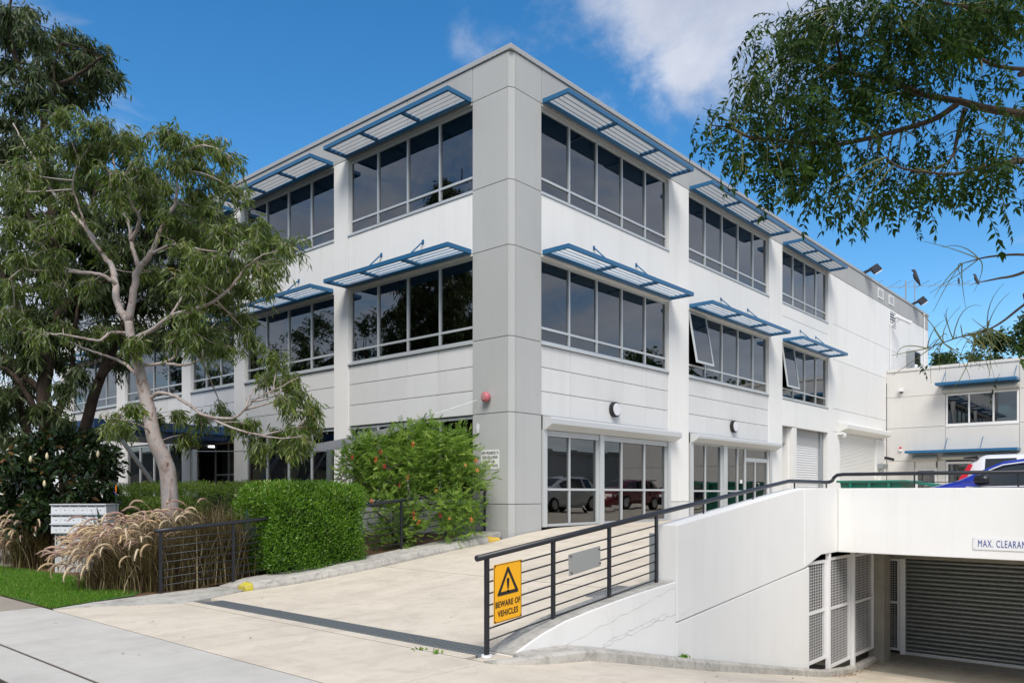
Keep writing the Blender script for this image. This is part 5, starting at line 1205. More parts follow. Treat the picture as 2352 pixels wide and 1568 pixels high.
rows = [(150, 270), (215, 285), (275, 300), (100, 330), (170, 330), (240, 335), (310, 330), (370, 320), (415, 300, .8), (440, 340), (500, 335), (530, 370, .8),
 (40, 380), (110, 395), (180, 385), (255, 390), (330, 385), (400, 385), (465, 390), (520, 410), (545, 450, .7),
 (30, 450), (95, 455), (165, 450), (240, 455), (315, 450), (385, 445), (450, 450), (505, 470), (560, 500, .8), (600, 520, .8),
 (50, 520), (120, 520), (190, 515), (390, 510), (450, 520), (510, 530), (570, 550), (630, 550), (680, 560, .8),
 (60, 590), (130, 600, .8), (240, 575, .7), (420, 580), (480, 590), (540, 600), (600, 610), (650, 615, .8),
 (40, 660), (110, 670, .7), (190, 660, .6), (430, 640), (490, 655), (560, 665), (620, 655, .8), (355, 620, .6),
 (30, 730, .8), (90, 760, .7), (150, 745, .6), (440, 715, .8), (500, 725), (560, 735, .8), (470, 770), (420, 770, .8), (520, 800, .8),
 (250, 770, .6), (310, 790, .6), (320, 790, .5), (590, 790, .7), (640, 810, .6),
 (620, 860, .7), (670, 870, .8), (700, 900, .8), (715, 940, .8), (640, 910, .6), (690, 985, .8), (720, 975, .7), (590, 970, .7), (640, 1005, .7), (690, 1020, .7), (600, 1020, .6),
 (260, 945, .6), (300, 975, .6), (345, 960, .6), (400, 950, .6), (450, 960, .6), (500, 975, .6), (540, 990, .5), (420, 1000, .5), (300, 935, .5), (250, 985, .5), (690, 1045, .4)]
spec = dict(n=18, L=0.15, ratio=0.19, along=0.3, rand=0.8, hang=0.75, face=0.1, t0=0.2, jit=0.035, droop=0.25)
tree('gum_tree', 'pale-barked gum tree with drooping green leaves in front of the street facade', 'tree', tb, (trunk, [0.175, 0.155, 0.148, 0.138, 0.128, 0.112, 0.10, 0.092, 0.085, 0.078]), limbs,
     cl(rows, GY - 0.1, 1.3, 0.50, 26), GUML, GUM, spec, seed=11, tw_r=0.005, lim_k=0.72)

# ---- dark rough-barked trees at the left
DBARK = bark('dark_bark', [(0.3, (0.022, 0.016, 0.012)), (0.6, (0.075, 0.055, 0.042)), (0.8, (0.13, 0.10, 0.08))], 5, 0.95)
DLEAF = leafmat('dark_leaf', [(0.0, (0.026, 0.045, 0.015)), (0.6, (0.058, 0.088, 0.027)), (0.9, (0.10, 0.135, 0.045)), (1.0, (0.17, 0.17, 0.06))], 0.45, 0.45, 0.3)
DY = 18.2
b1 = at(95, 1120, DY); b1[2] = 0.0
tr1 = [b1] + px([(98, 1060), (108, 980), (100, 900), (112, 820), (122, 740), (132, 660), (125, 580)], DY)
l1 = [(px([(122, 740), (160, 690), (210, 660), (250, 640)], DY - 0.5), 0.12, 0.03), (px([(110, 840), (60, 760), (30, 690), (0, 620)], DY), 0.14, 0.03),
      (px([(128, 590), (120, 480), (105, 380), (100, 290), (125, 215), (190, 165), (235, 130)], [DY, DY, DY, DY - .3, DY - .6, DY - .9, DY - 1.2]), 0.13, 0.02),
      (px([(112, 300), (70, 220), (30, 110), (20, 30), (40, -60)], DY), 0.07, 0.02), (px([(125, 215), (125, 150), (140, 100)], DY - .6), 0.035, 0.012),
      (px([(128, 600), (180, 540), (220, 440), (250, 340)], DY + 0.5), 0.08, 0.02), (px([(125, 590), (60, 480), (30, 400), (-30, 330)], DY + .4), 0.09, 0.02),
      (px([(105, 1010), (140, 930), (165, 850), (170, 760), (190, 660)], DY + 0.2), 0.10, 0.03), (px([(95, 1050), (50, 960), (40, 860), (60, 760), (50, 640)], DY + 0.3), 0.10, 0.03),
      (px([(100, 900), (40, 850), (-20, 780), (-70, 700)], DY + 0.4), 0.09, 0.03), (px([(105, 990), (60, 900), (20, 850), (-20, 840)], DY), 0.09, 0.02)]
rows = [(20, 30), (60, 30, .8), (25, 80), (70, 75, .8), (110, 110), (170, 90, .9), (215, 110), (245, 130, .8), (120, 150), (180, 140), (235, 165), (255, 190, .7), (165, 190), (215, 200, .9), (60, 130), (30, 160), (70, 180),
 (30, 220), (80, 240), (130, 235, .8), (190, 230, .8), (15, 280), (60, 300), (110, 310, .8), (-40, 60), (-50, 150), (-50, 260), (-40, 340),
 (30, 360), (90, 400, .8), (150, 420), (220, 420), (20, 450), (80, 500), (160, 520), (240, 520), (20, 560), (70, 610), (150, 610), (220, 600), (280, 560),
 (20, 680), (70, 720), (170, 700), (230, 690), (280, 660), (-40, 450), (-40, 560), (-40, 680), (20, 790), (60, 830, .8), (-30, 800), (250, 760), (200, 790, .7), (10, 760), (60, 790, .8), (20, 840), (130, 830, .8), (10, 960), (60, 900), (100, 945, .8), (40, 1000), (150, 900, .7), (180, 860, .7), (20, 340), (60, 420), (110, 560), (40, 500), (100, 660), (10, 620), (130, 780, .8), (90, 800, .8), (60, 700), (180, 640), (200, 480), (20, 900), (60, 960), (-20, 920), (30, 1010), (150, 980, .6)]
spec = dict(n=17, L=0.19, ratio=0.23, along=0.3, rand=0.7, hang=0.7, face=0.2, t0=0.15, jit=0.06, droop=0.2)
tree('rough_barked_tree', 'tall dark rough-barked tree at the left edge reaching the top of the photo', 'tree', b1, (tr1, [0.25, 0.20, 0.17, 0.155, 0.14, 0.125, 0.115, 0.10]), l1,
     cl(rows, DY, 1.5, 0.60, 27), DLEAF, DBARK, spec, seed=12, tw_r=0.008)
D2 = 18.8
b2 = at(150, 1130, D2); b2[2] = 0.0
tr2 = [b2] + px([(165, 1060), (195, 985), (215, 910), (238, 850), (262, 800), (285, 740)], D2)
l2 = [(px([(225, 870), (265, 830), (300, 800), (345, 790)], D2 - .3), 0.07, 0.02), (px([(285, 740), (310, 660), (330, 560), (360, 460)], D2 + .3), 0.08, 0.02), (px([(262, 800), (240, 700), (250, 600)], D2 + .2), 0.06, 0.02), (px([(285, 740), (340, 690), (400, 640), (440, 560)], D2 + 0.6), 0.07, 0.02)]
rows = [(300, 430), (360, 420), (250, 470), (320, 500), (390, 480), (280, 560), (350, 570), (410, 560), (300, 640), (360, 660), (420, 640), (250, 640), (390, 720), (330, 740), (270, 830, .7), (210, 820, .7), (460, 700, .7), (440, 470, .8), (480, 560, .8)]
rows += [(u, v) for u in range(150, 530, 62) for v in range(345, 800, 70) if u < 250 + (v - 300) * 1.2]
tree('leaning_tree', 'dark leaning tree behind the pale gum trunk', 'tree', b2, (tr2, [0.18, 0.15, 0.13, 0.12, 0.105, 0.09, 0.07]), l2, cl(rows, D2 + 0.8, 1.3, 0.66, 24), DLEAF, DBARK, spec, seed=13, tw_r=0.008)

# ---- overhanging tree at the right (feather leaves)
PB = bark('smooth_brown_bark', [(0.3, (0.035, 0.024, 0.018)), (0.7, (0.095, 0.068, 0.05))], 9)
PL = leafmat('feather_leaf', [(0.0, (0.012, 0.030, 0.006)), (0.6, (0.026, 0.058, 0.010)), (0.93, (0.055, 0.105, 0.016)), (1.0, (0.28, 0.19, 0.02))], 0.6, 0.16, 0.38)  # backlit, shaded look of the leaves is put into this dark colour
PLL = leafmat('young_feather_leaf', [(0.0, (0.05, 0.13, 0.02)), (1.0, (0.13, 0.27, 0.05))], 0.4, 0.5, 0.4)
PTW = M('leaf_stalk', (0.13, 0.14, 0.035), 0.6)
RY = 6.3
rt = np.array((9.1, -2.0, 0.0))
trk = [rt, rt + (0.05, 0.05, 1.5), rt + (0.0, 0.15, 3.0), rt + (-0.1, 0.3, 4.3), rt + (-0.3, 0.5, 5.6), rt + (-0.6, 0.8, 7.0)]
fork = trk[3]; fork2 = trk[4]
lim = [([fork, fork + (0.1, 0.55, 0.15)] + zpx(Z3, [(2500, 810), (2352, 785), (2100, 748), (1900, 695), (1650, 650), (1450, 570), (1300, 560)], 6.6, 6.2), 0.052, 0.010),
       (zpx(Z3, [(1890, 720), (1720, 825), (1400, 920), (1100, 988), (900, 985), (750, 970), (460, 940), (330, 880), (200, 860)], 6.35, 5.9), 0.024, 0.004),
       (zpx(Z3, [(1945, 755), (1900, 920), (1870, 1050), (1830, 1120)], 6.4, 6.0), 0.022, 0.006),
       ([fork, fork + (0.1, 0.5, -0.2)] + zpx(Z3, [(2500, 1100), (2352, 1112), (2150, 1130), (1900, 1192), (1700, 1185), (1500, 1150), (1400, 1080)], 6.0, 5.6), 0.022, 0.005),
       ([fork2, fork2 + (0, 0.6, 0.0)] + zpx(Z3, [(2500, 470), (2352, 475), (2150, 450), (1950, 350), (1700, 250), (1500, 120)], 6.8, 6.0), 0.026, 0.006),
       (zpx(Z3, [(1650, 650), (1450, 560), (1080, 490), (870, 410), (720, 320), (640, 250)], 6.3, 6.6), 0.022, 0.005),
       (zpx(Z3, [(1100, 440), (1080, 340), (1050, 200), (1000, 60)], 6.3, 6.0), 0.014, 0.005),
       ([fork2, fork2 + (0, 0.7, 0.3)] + zpx(Z3, [(2450, 200), (2250, 120), (2000, 60), (1700, 0), (1400, -60)], 6.6, 5.8), 0.028, 0.006),
       ([fork, fork + (0.2, 0.5, -0.5)] + [at(2440, 640, 6.4), at(2352, 700, 6.4), at(2300, 740, 6.4), at(2260, 760, 6.3), at(2200, 775, 6.2), at(2130, 800, 6.1)], 0.016, 0.003),
       ([at(2480, 560, 6.2), at(2352, 625, 6.2), at(2290, 640, 6.1), at(2240, 650, 6.0)], 0.016, 0.003),
       ([at(2440, 600, 6.2), at(2352, 585, 6.1), at(2270, 590, 6.0), at(2210, 605, 5.9)], 0.014, 0.003)]
r6 = np.random.default_rng(61)
T = empty('overhanging_tree', tuple(rt), 'dark feather-leaved tree whose branches hang into the top right corner', 'tree')
mb = MB(); pts = catmull(trk, 5); mb.tube(pts, np.linspace(0.24, 0.10, len(pts)), 14); mb.build('trunk', PB, T, smooth=True)
LP_ = []
for lp, a, b in lim:
    q = catmull(lp, 6); LP_.append(q); k = MB(); k.tube(q, np.linspace(a, b, len(q)), 8); k.build('limb', PB, T, smooth=True)
LPa = np.vstack(LP_)
# one feather leaf: stalk along +X with paired hanging leaflets
def feather(seed, n=6, L=0.28):
    r = np.random.default_rng(seed); P = []; A = []; Ls = []
    t = np.linspace(0.22, 1.0, n)
    sx = lambda s: np.array((s * L, 0, -0.22 * L * s * s))
    for s in t:
        for sd in (-1, 1):
            P.append(sx(s)); A.append(np.array((0.55, sd * 0.75, -0.55)) + r.normal(size=3) * 0.22); Ls.append(0.068 * (1 - 0.25 * abs(s - 0.5)) * r.uniform(0.8, 1.15))
    P.append(sx(1.0)); A.append(np.array((1, 0, -0.6))); Ls.append(0.08)
    P = np.array(P); A = np.array(A); Ls = np.array(Ls)
    V, F = leaf_geo(P, A, np.tile((0, 0, 1.0), (len(P), 1)) + r.normal(size=(len(P), 3)) * 0.3, Ls, Ls * 0.40, 0.18, 0.42)
    st = [sx(s) for s in np.linspace(0, 1, 5)]
    mb = MB(); mb.tube(st, [0.0028, 0.0024, 0.002, 0.0016, 0.001], 3, cap=False)
    n0 = len(V); V = np.vstack([V, np.array(mb.v)]); Fq = np.array(mb.f); Ft = np.vstack([Fq[:, [0, 1, 2]], Fq[:, [0, 2, 3]]]) + n0
    return V, np.vstack([F, Ft]), len(F)
def feather_me(name, seed, m, base_r, n=6):
    V, F, nf = feather(seed, n); me_o = raw(name, V, F, m, None, rnd=np.clip(base_r + r6.normal(size=len(F)) * 0.12, 0, 0.97)); me_o.data.materials.append(PTW)
    idx = np.zeros(len(F), np.int32); idx[nf:] = 1; me_o.data.polygons.foreach_set('material_index', idx)
    me = me_o.data; bpy.data.objects.remove(me_o); return me, V, F, nf
FV = [feather_me('leaf', 100 + i, PL, b_, n_) for i, (b_, n_) in enumerate(((0.2, 6), (0.4, 7), (0.55, 6), (0.75, 5), (0.5, 5)))]
FVY = [feather_me('leaf', 120 + i, PLL, 0.5, 6) for i in range(2)]
rows = []
for (x, y, s) in [(900, 60, 1), (1050, 110, 1), (1200, 60, 1), (1350, 120, 1), (1500, 60, 1), (1650, 120, 1), (1800, 60, 1), (1950, 120, 1), (2100, 60, 1), (2250, 120, 1), (2330, 40, 1), (980, 200, .8), (1450, 220, 1), (1600, 250, 1), (1750, 210, 1), (1900, 250, 1), (2050, 220, 1), (2200, 260, .9),
                  (620, 240, .6), (720, 220, .6), (520, 290, .6), (640, 360, .7), (760, 400, .8), (560, 440, .7), (450, 490, .6), (650, 500, .8), (780, 520, .9), (880, 330, .8), (950, 430, 1), (1080, 300, .8), (1180, 400, .9), (1280, 310, .8),
                  (600, 620, .8), (520, 660, .6), (720, 620, .9), (850, 600, 1), (980, 580, 1), (1120, 560, 1), (1260, 520, 1), (1400, 460, 1), (1550, 420, 1), (1700, 400, 1), (1850, 420, .8), (2000, 380, .7),
                  (560, 740, .6), (700, 760, .9), (830, 740, 1), (970, 720, 1), (1110, 720, 1), (1250, 690, 1), (1400, 640, 1), (1550, 600, 1), (1700, 570, .8), (2000, 560, .6), (2200, 480, .5), (2050, 620, .4), (2280, 620, .5),
                  (650, 870, .8), (800, 860, .9), (950, 870, 1), (1100, 850, 1), (1250, 830, 1), (1400, 790, .9), (1550, 760, .7), (1680, 760, .6),
                  (200, 870, .5), (300, 850, .5), (430, 830, .6), (540, 860, .6), (270, 950, .5), (330, 1060, .5), (420, 1040, .6), (540, 1010, .7), (240, 1130, .5), (330, 1150, .5),
                  (480, 1150, .7), (620, 1080, .8), (760, 1060, .9), (900, 1060, .9), (1020, 1060, .8), (1130, 1030, .6), (560, 1240, .7), (680, 1180, .8), (800, 1170, .8), (920, 1160, .8), (1060, 1180, .7), (1150, 1290, .5), (420, 1250, .5),
                  (620, 1320, .6), (740, 1300, .7), (860, 1290, .7), (760, 1400, .6), (860, 1400, .6), (820, 1490, .5), (970, 1400, .4), (990, 1500, .4), (700, 1480, .4),
                  (1290, 1130, .5), (1270, 1190, .4), (1360, 1240, .6), (1480, 1230, .6), (1600, 1230, .6), (1480, 1060, .6), (1620, 1030, .6), (1760, 1050, .6), (1900, 1060, .6), (1330, 1360, .6), (1470, 1340, .8), (1620, 1330, .8), (1760, 1310, .8), (1900, 1290, .8), (2040, 1250, .8), (2150, 1160, .9), (2250, 1220, .8), (2150, 1330, .8), (2050, 1380, .7),
                  (1250, 1440, .6), (1150, 1530, .5), (1380, 1450, .7), (1520, 1450, .6), (1700, 1430, .5), (2330, 1250, .6), (2320, 950, .7), (2250, 850, .7), (2140, 900, .6), (2060, 960, .5), (2150, 1020, .6), (2320, 1060, .6), (1980, 800, .5), (2120, 680, .4),
                  (1200, 1640, .4), (1700, 1560, .35), (2225, 1500, .4)]:
    u, v = Z3(x, y); rows.append((u, v, s))
leafP = []; tw_t = []; young = []
for (u, v, s) in rows:
    Y = 6.15 + r6.uniform(-0.55, 0.55); c = at(u, v - 26, Y)
    st = nearest(LPa, c); d = np.linalg.norm(c - st); t = np.linspace(0, 1, 6)[:, None]
    md = (st + c) / 2 + r6.normal(size=3) * 0.08 * d + np.array((0, 0, 0.10 * d)); q = (1 - t) ** 2 * st + 2 * t * (1 - t) * md + t * t * c
    tw_t.append((q, np.linspace(0.007, 0.003, 6)))
    m_ = int((8.5 * s * s + 2.5) * (2.2 if v < 130 and u > 1850 else 1.5 if v < 290 and u > 1800 else 1.15))
    for k in range(m_):
        f = r6.uniform(0.45, 1.0); p = st + (c - st) * f if f < 0.999 else c
        i = min(4, int(f * 5)); p = q[i] + (q[i + 1] - q[i]) * (f * 5 - i)
        p = p + r6.normal(size=3) * np.array((0.075, 0.075, 0.055)) * (0.5 + s)
        leafP.append((p, u < 1735 and v > 425, q[i + 1] - q[i]))
# sparse twigs at the lower right, a few leaves only
for (u, v, n_) in ((2210, 745, 3), (2160, 790, 3), (2120, 815, 2), (2240, 800, 4), (2290, 830, 3), (2250, 860, 3), (2330, 800, 3), (2200, 860, 2), (2260, 700, 2), (2230, 620, 2), (2180, 655, 1), (2300, 770, 3), (2140, 760, 2), (2270, 870, 2)):
    c = at(u, v, 6.2 + r6.uniform(-0.2, 0.2)); st = nearest(np.vstack(LP_[-3:]), c); t = np.linspace(0, 1, 7)[:, None]
    for k in range(4):
        e = c + r6.normal(size=3) * 0.13; md = (st + e) / 2 + r6.normal(size=3) * 0.06 + np.array((0, 0, 0.06)); q = (1 - t) ** 2 * st + 2 * t * (1 - t) * md + t * t * e
        tw_t.append((q, np.linspace(0.0045, 0.0015, 7)))
    for k in range(n_ - 1):
        if r6.random() < 0.25: leafP.append((c + r6.normal(size=3) * 0.08, False, np.array((0, 0, -1.0))))
join_tubes('twigs', tw_t, 4, PTW, T, kind='stuff')
order = r6.permutation(len(leafP)); SV = []; SF = []; SR = []; off = 0
for rank, ii in enumerate(order):
    p, yng, d = leafP[ii]; d = np.array(d) / (np.linalg.norm(d) + 1e-6)
    a = math.atan2(d[1], d[0]) + r6.normal() * 1.1; pitch = R(r6.uniform(5, 70)); roll = r6.normal() * 0.5; s = r6.uniform(0.6, 1.05)
    Mx = Matrix.Translation(p) @ Matrix.Rotation(a, 4, 'Z') @ Matrix.Rotation(pitch, 4, 'Y') @ Matrix.Rotation(roll, 4, 'X') @ Matrix.Diagonal((s, s, s, 1))
    yng = yng and r6.random() < 0.5
    me, V, F, nf = (FVY if yng else FV)[r6.integers(2 if yng else 5)]
    if rank < 290:
        o = bpy.data.objects.new('leaf', me); col.objects.link(o); o.parent = T; o.matrix_parent_inverse = Matrix.Translation(-Vector(T.location)); o.matrix_basis = Mx
    else:
        Mn = np.array(Mx); SV.append(V @ Mn[:3, :3].T + Mn[:3, 3]); SF.append(F + off); off += len(V); SR.append(np.clip(r6.random() * 0.7 + r6.random(len(F)) * 0.25, 0, 0.985) if not yng else np.full(len(F), 0.985))
raw('crown', np.vstack(SV), np.vstack(SF), PL, T, rnd=np.concatenate(SR), kind='stuff')

# ---- far trees behind the annex, and across the street (seen in the panes)
FL = leafmat('far_leaf', [(0.0, (0.020, 0.045, 0.014)), (0.7, (0.055, 0.10, 0.028)), (1.0, (0.11, 0.15, 0.045))], 0.5, 0.4, 0.3)
def simple_tree(lab, base, H, rad, n, L, seed, group, cz=0.62, name='tall_tree'):
    r = np.random.default_rng(seed); base = np.array(base, float)
    tp = [base, base + (0.1, 0.1, H * 0.3), base + (0.0, 0.3, H * 0.55), base + (0.2, 0.1, H * 0.8)]
    lb_ = []; cs = []
    for k in range(9):
        a = r.uniform(0, 6.28); z = r.uniform(0.3, 0.7) * H; e = base + np.array((math.cos(a) * rad * r.uniform(.4, .8), math.sin(a) * rad * r.uniform(.4, .8), z + r.uniform(0.1, 0.25) * H))
        lb_.append(([base + (0, 0.1, z * 0.9), base * 0.4 + e * 0.6 + (0, 0, -0.3), e], 0.12 * rad / 3, 0.03))
    for k in range(n):
        d = rdir(1, r)[0] * (r.random() ** 0.4); cs.append((base + np.array((d[0] * rad, d[1] * rad, H * cz + d[2] * H * (1 - cz))), (rad * 0.26, rad * 0.26, rad * 0.2), 20))
    return tree(name, lab, 'tree', base, (tp, [0.05 * rad + 0.1, 0.05 * rad + 0.06, 0.08, 0.04]), lb_, cs, FL, DBARK, dict(n=14, L=L, ratio=0.42, along=0.3, rand=0.9, hang=0.35, face=0.6, fold=False, jit=0.15), group=group, seed=seed, limb_parts=False, tw_r=0.02)
simple_tree('dense green tree rising behind the annex roof at the right edge', at(2345, 1132, 62)[:2].tolist() + [0.0], 15.6, 4.6, 60, 0.42, 21, 'trees behind the annex', name='background_tree')
simple_tree('smaller green tree top showing between the main building and the annex roof', at(2170, 1132, 60)[:2].tolist() + [0.0], 12.9, 2.7, 26, 0.34, 22, 'trees behind the annex', cz=0.72, name='background_tree')
for i, (x, y, H, q) in enumerate(((-9, 34, 14.5, 'first'), (-10, 42, 16, 'second'), (-10, 51, 15.5, 'third'), (-9, 61, 16.5, 'fourth'), (-11, 74, 17, 'fifth'))):
    simple_tree('street tree mirrored in the first-floor windows, %s along the far side of the street' % q, (x, y, -0.1), H, 5.2, 46, 0.30, 30 + i, 'trees across the street', cz=0.58, name='street_tree')
simple_tree('broad tree mirrored in the yard windows, standing beyond the car park', (56, -9, 0), 13.5, 6.0, 34, 0.5, 40, None, name='yard_tree')

# ---- magnolia
MB_ = bark('brown_bark', [(0.3, (0.05, 0.035, 0.025)), (0.7, (0.12, 0.09, 0.07))], 8)
ML = leafmat('magnolia_leaf', [(0.0, (0.012, 0.026, 0.010)), (0.55, (0.022, 0.045, 0.015)), (0.84, (0.045, 0.075, 0.020)), (0.90, (0.16, 0.085, 0.03)), (1.0, (0.22, 0.12, 0.045))], 0.16, 0.6, 0.12)
MY = 17.2
mbase = at(130, 1200, MY); mbase[2] = gz(mbase[0], mbase[1])
rows = [(20, 1060), (70, 1040), (120, 1010), (170, 1000), (215, 1010), (40, 1100), (95, 1090), (150, 1060), (205, 1060), (250, 1050), (20, 1150), (75, 1145), (130, 1120), (185, 1110), (235, 1100), (265, 1080, .8), (50, 1190), (110, 1180), (165, 1170), (215, 1150), (-30, 1080), (-30, 1140), (10, 1200), (140, 1210), (190, 1200), (245, 1130, .7), (-40, 1190), (60, 1060, .8)]
spec = dict(n=13, L=0.17, ratio=0.42, along=0.6, rand=0.9, hang=0.0, face=0.9, t0=0.3, jit=0.05, curve=0.1)
Tm, lvm, _ = tree('magnolia', 'dense dark glossy magnolia shrub with brown leaf undersides at the left', 'shrub', mbase, ([mbase, mbase + (0, 0, 0.6), mbase + (0.1, 0, 1.3), mbase + (0.1, 0.1, 2.2)], [0.10, 0.08, 0.06, 0.03]),
     [([mbase + (0, 0, 0.3), mbase + (0.3, 0.8, 0.9), mbase + (0.3, 1.4, 1.6)], 0.05, 0.02), ([mbase + (0, 0, 0.3), mbase + (0.2, -0.6, 0.9), mbase + (0.2, -1.1, 1.5)], 0.05, 0.02)], cl(rows, MY, 0.8, 0.44, 34), ML, MB_, spec, seed=14)
CRM = M('magnolia_bud', (0.70, 0.60, 0.38), 0.6)
for (u, v) in ((70, 1062), (225, 1050), (102, 1118), (30, 1085), (108, 1055)):
    p = at(u, v, MY - 0.75); k = MB(); k.tube([p, p + (0, 0, 0.05), p + (0, 0, 0.10), p + (0, 0, 0.15)], [0.012, 0.034, 0.028, 0.004], 8); k.build('bud', CRM, Tm, smooth=True)

# ---- clipped hedges
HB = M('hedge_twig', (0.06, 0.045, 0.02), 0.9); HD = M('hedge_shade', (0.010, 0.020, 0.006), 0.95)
HL = leafmat('hedge_leaf', [(0.0, (0.05, 0.13, 0.010)), (0.5, (0.11, 0.24, 0.017)), (0.85, (0.20, 0.35, 0.04)), (1.0, (0.33, 0.36, 0.10))], 0.35, 0.5, 0.35, (1.3, 1.5, 0.5))
HL2 = leafmat('dull_hedge_leaf', [(0.0, (0.07, 0.13, 0.014)), (0.5, (0.14, 0.23, 0.026)), (0.85, (0.23, 0.32, 0.06)), (1.0, (0.22, 0.22, 0.08))], 0.4, 0.4, 0.35, (1.3, 1.5, 0.5))
def hedge(name, lab, x0, x1, y0, y1, zb, zt_, n, lm, seed, L=0.045, rough=0.07):
    r = np.random.default_rng(seed); g = empty(name, ((x0 + x1) / 2, (y0 + y1) / 2, zb), lab, 'hedge', 'clipped hedges in the garden bed')
    # dark core box, its colour stands in for the shade inside
    nx_, nz_ = 10, 6; k = MB(); ins = 0.10
    ins = 0.22; k.box(x0 + ins, x1 - ins, y0 + ins, y1 - ins, zb + 0.02, zt_ - ins); k.build('shade_core', HD, g, bevel=0.06)
    dims = np.array((x1 - x0, y1 - y0, zt_ - zb)); ar = np.array((dims[1] * dims[2], dims[1] * dims[2], dims[0] * dims[2], dims[0] * dims[2], dims[0] * dims[1])); pr = ar / ar.sum()
    face = r.choice(5, n, p=pr); u = r.random((n, 3)); P = np.array((x0, y0, zb)) + u * dims
    Nn = np.zeros((n, 3))
    for f_, ax_, val, sg in ((0, 0, x0, -1), (1, 0, x1, 1), (2, 1, y0, -1), (3, 1, y1, 1), (4, 2, zt_, 1)):
        s = face == f_; P[s, ax_] = val; Nn[s, ax_] = sg
    lump = 0.05 * np.sin(P[:, 0] * 3.1 + 1) * np.sin(P[:, 1] * 2.7) + 0.05 * np.sin(P[:, 2] * 5.3 + P[:, 0] * 4 + P[:, 1] * 3)
    # rounded upper edges
    P += Nn * (lump - r.random(n) ** 1.4 * 0.20 + 0.05)[:, None] + r.normal(size=(n, 3)) * rough * 0.3
    e = 0.10 + np.minimum(np.minimum(P[:, 0] - x0, x1 - P[:, 0]), np.minimum(P[:, 1] - y0, y1 - P[:, 1]))
    P[:, 2] -= np.where(P[:, 2] > zt_ - 0.25, np.clip(0.16 - e, 0, 0.16) * 0.8, 0)
    A = unit(Nn * 0.8 + rdir(n, r) * 0.8 + np.array((0, 0, 0.55))); Ln = L * r.uniform(0.7, 1.3, n)
    V, F = leaf_geo(P, A, Nn + rdir(n, r) * 0.8, Ln, Ln * 0.42, -0.05)
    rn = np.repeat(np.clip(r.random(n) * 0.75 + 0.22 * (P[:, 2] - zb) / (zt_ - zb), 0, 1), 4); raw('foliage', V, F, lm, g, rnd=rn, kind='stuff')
    # upright new shoots along the top
    m_ = int((x1 - x0) * (y1 - y0) * 70); B0 = np.array((x0, y0, zt_ - 0.04)) + r.random((m_, 3)) * np.array((x1 - x0, y1 - y0, 0.0)); hgt = r.uniform(0.04, 0.17, m_)
    PP, AA = [], []
    for j in range(7):
        f_ = j / 6; PP.append(B0 + np.array((0, 0, 1.0)) * (hgt * f_)[:, None]); AA.append(unit(rdir(m_, r) * np.array((1, 1, 0.3)) + np.array((0, 0, 0.7))))
    PP = np.vstack(PP); AA = np.vstack(AA); V, F = leaf_geo(PP, AA, rdir(len(PP), r), 0.034, 0.014, 0.0)
    raw('new_shoots', V, F, lm, g, rnd=np.repeat(np.clip(0.6 + r.random(len(PP)) * 0.4, 0, 1), 4), kind='stuff')
    return g
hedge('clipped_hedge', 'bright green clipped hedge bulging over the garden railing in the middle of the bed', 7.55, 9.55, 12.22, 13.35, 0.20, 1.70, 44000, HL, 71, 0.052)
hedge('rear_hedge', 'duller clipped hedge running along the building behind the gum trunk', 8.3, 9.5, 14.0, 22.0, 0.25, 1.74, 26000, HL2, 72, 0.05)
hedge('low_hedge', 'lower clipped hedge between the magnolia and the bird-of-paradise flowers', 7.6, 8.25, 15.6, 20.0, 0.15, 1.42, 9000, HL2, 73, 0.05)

# ---- grevillea with orange flowers
GB = bark('grey_bark', [(0.3, (0.06, 0.05, 0.04)), (0.7, (0.16, 0.13, 0.11))], 8)
GL = leafmat('grevillea_leaf', [(0.0, (0.08, 0.155, 0.025)), (0.5, (0.175, 0.29, 0.05)), (0.85, (0.29, 0.43, 0.085)), (1.0, (0.42, 0.54, 0.15))], 0.45, 0.4, 0.4)
r8 = np.random.default_rng(81)
gb = np.array((11.3, 13.25, 0.5)); Tg = empty('grevillea', tuple(gb), 'feathery green bush with orange brush flowers against the corner of the building', 'bush')
stems = []
for (dx, dy, dz) in ((-1.3, 0.3, 1.4), (-0.6, -0.3, 1.9), (0.2, 0.2, 2.2), (0.9, -0.2, 1.9), (1.4, -0.5, 1.6), (-1.2, -0.8, 0.7), (0.6, -0.8, 0.6), (1.5, -0.6, 0.8), (-0.3, -0.7, 1.2)):
    s = catmull([gb + (r8.normal() * .2, r8.normal() * .1, 0), gb + np.array((dx, dy, dz)) * 0.45 + (0, 0, 0.15), gb + np.array((dx, dy, dz))], 6); stems.append((s, np.linspace(0.03, 0.009, len(s))))
for s, rr in stems: k = MB(); k.tube(s, rr, 7); k.build('stem', GB, Tg, smooth=True)
allg = np.vstack([s for s, _ in stems])
rows = []
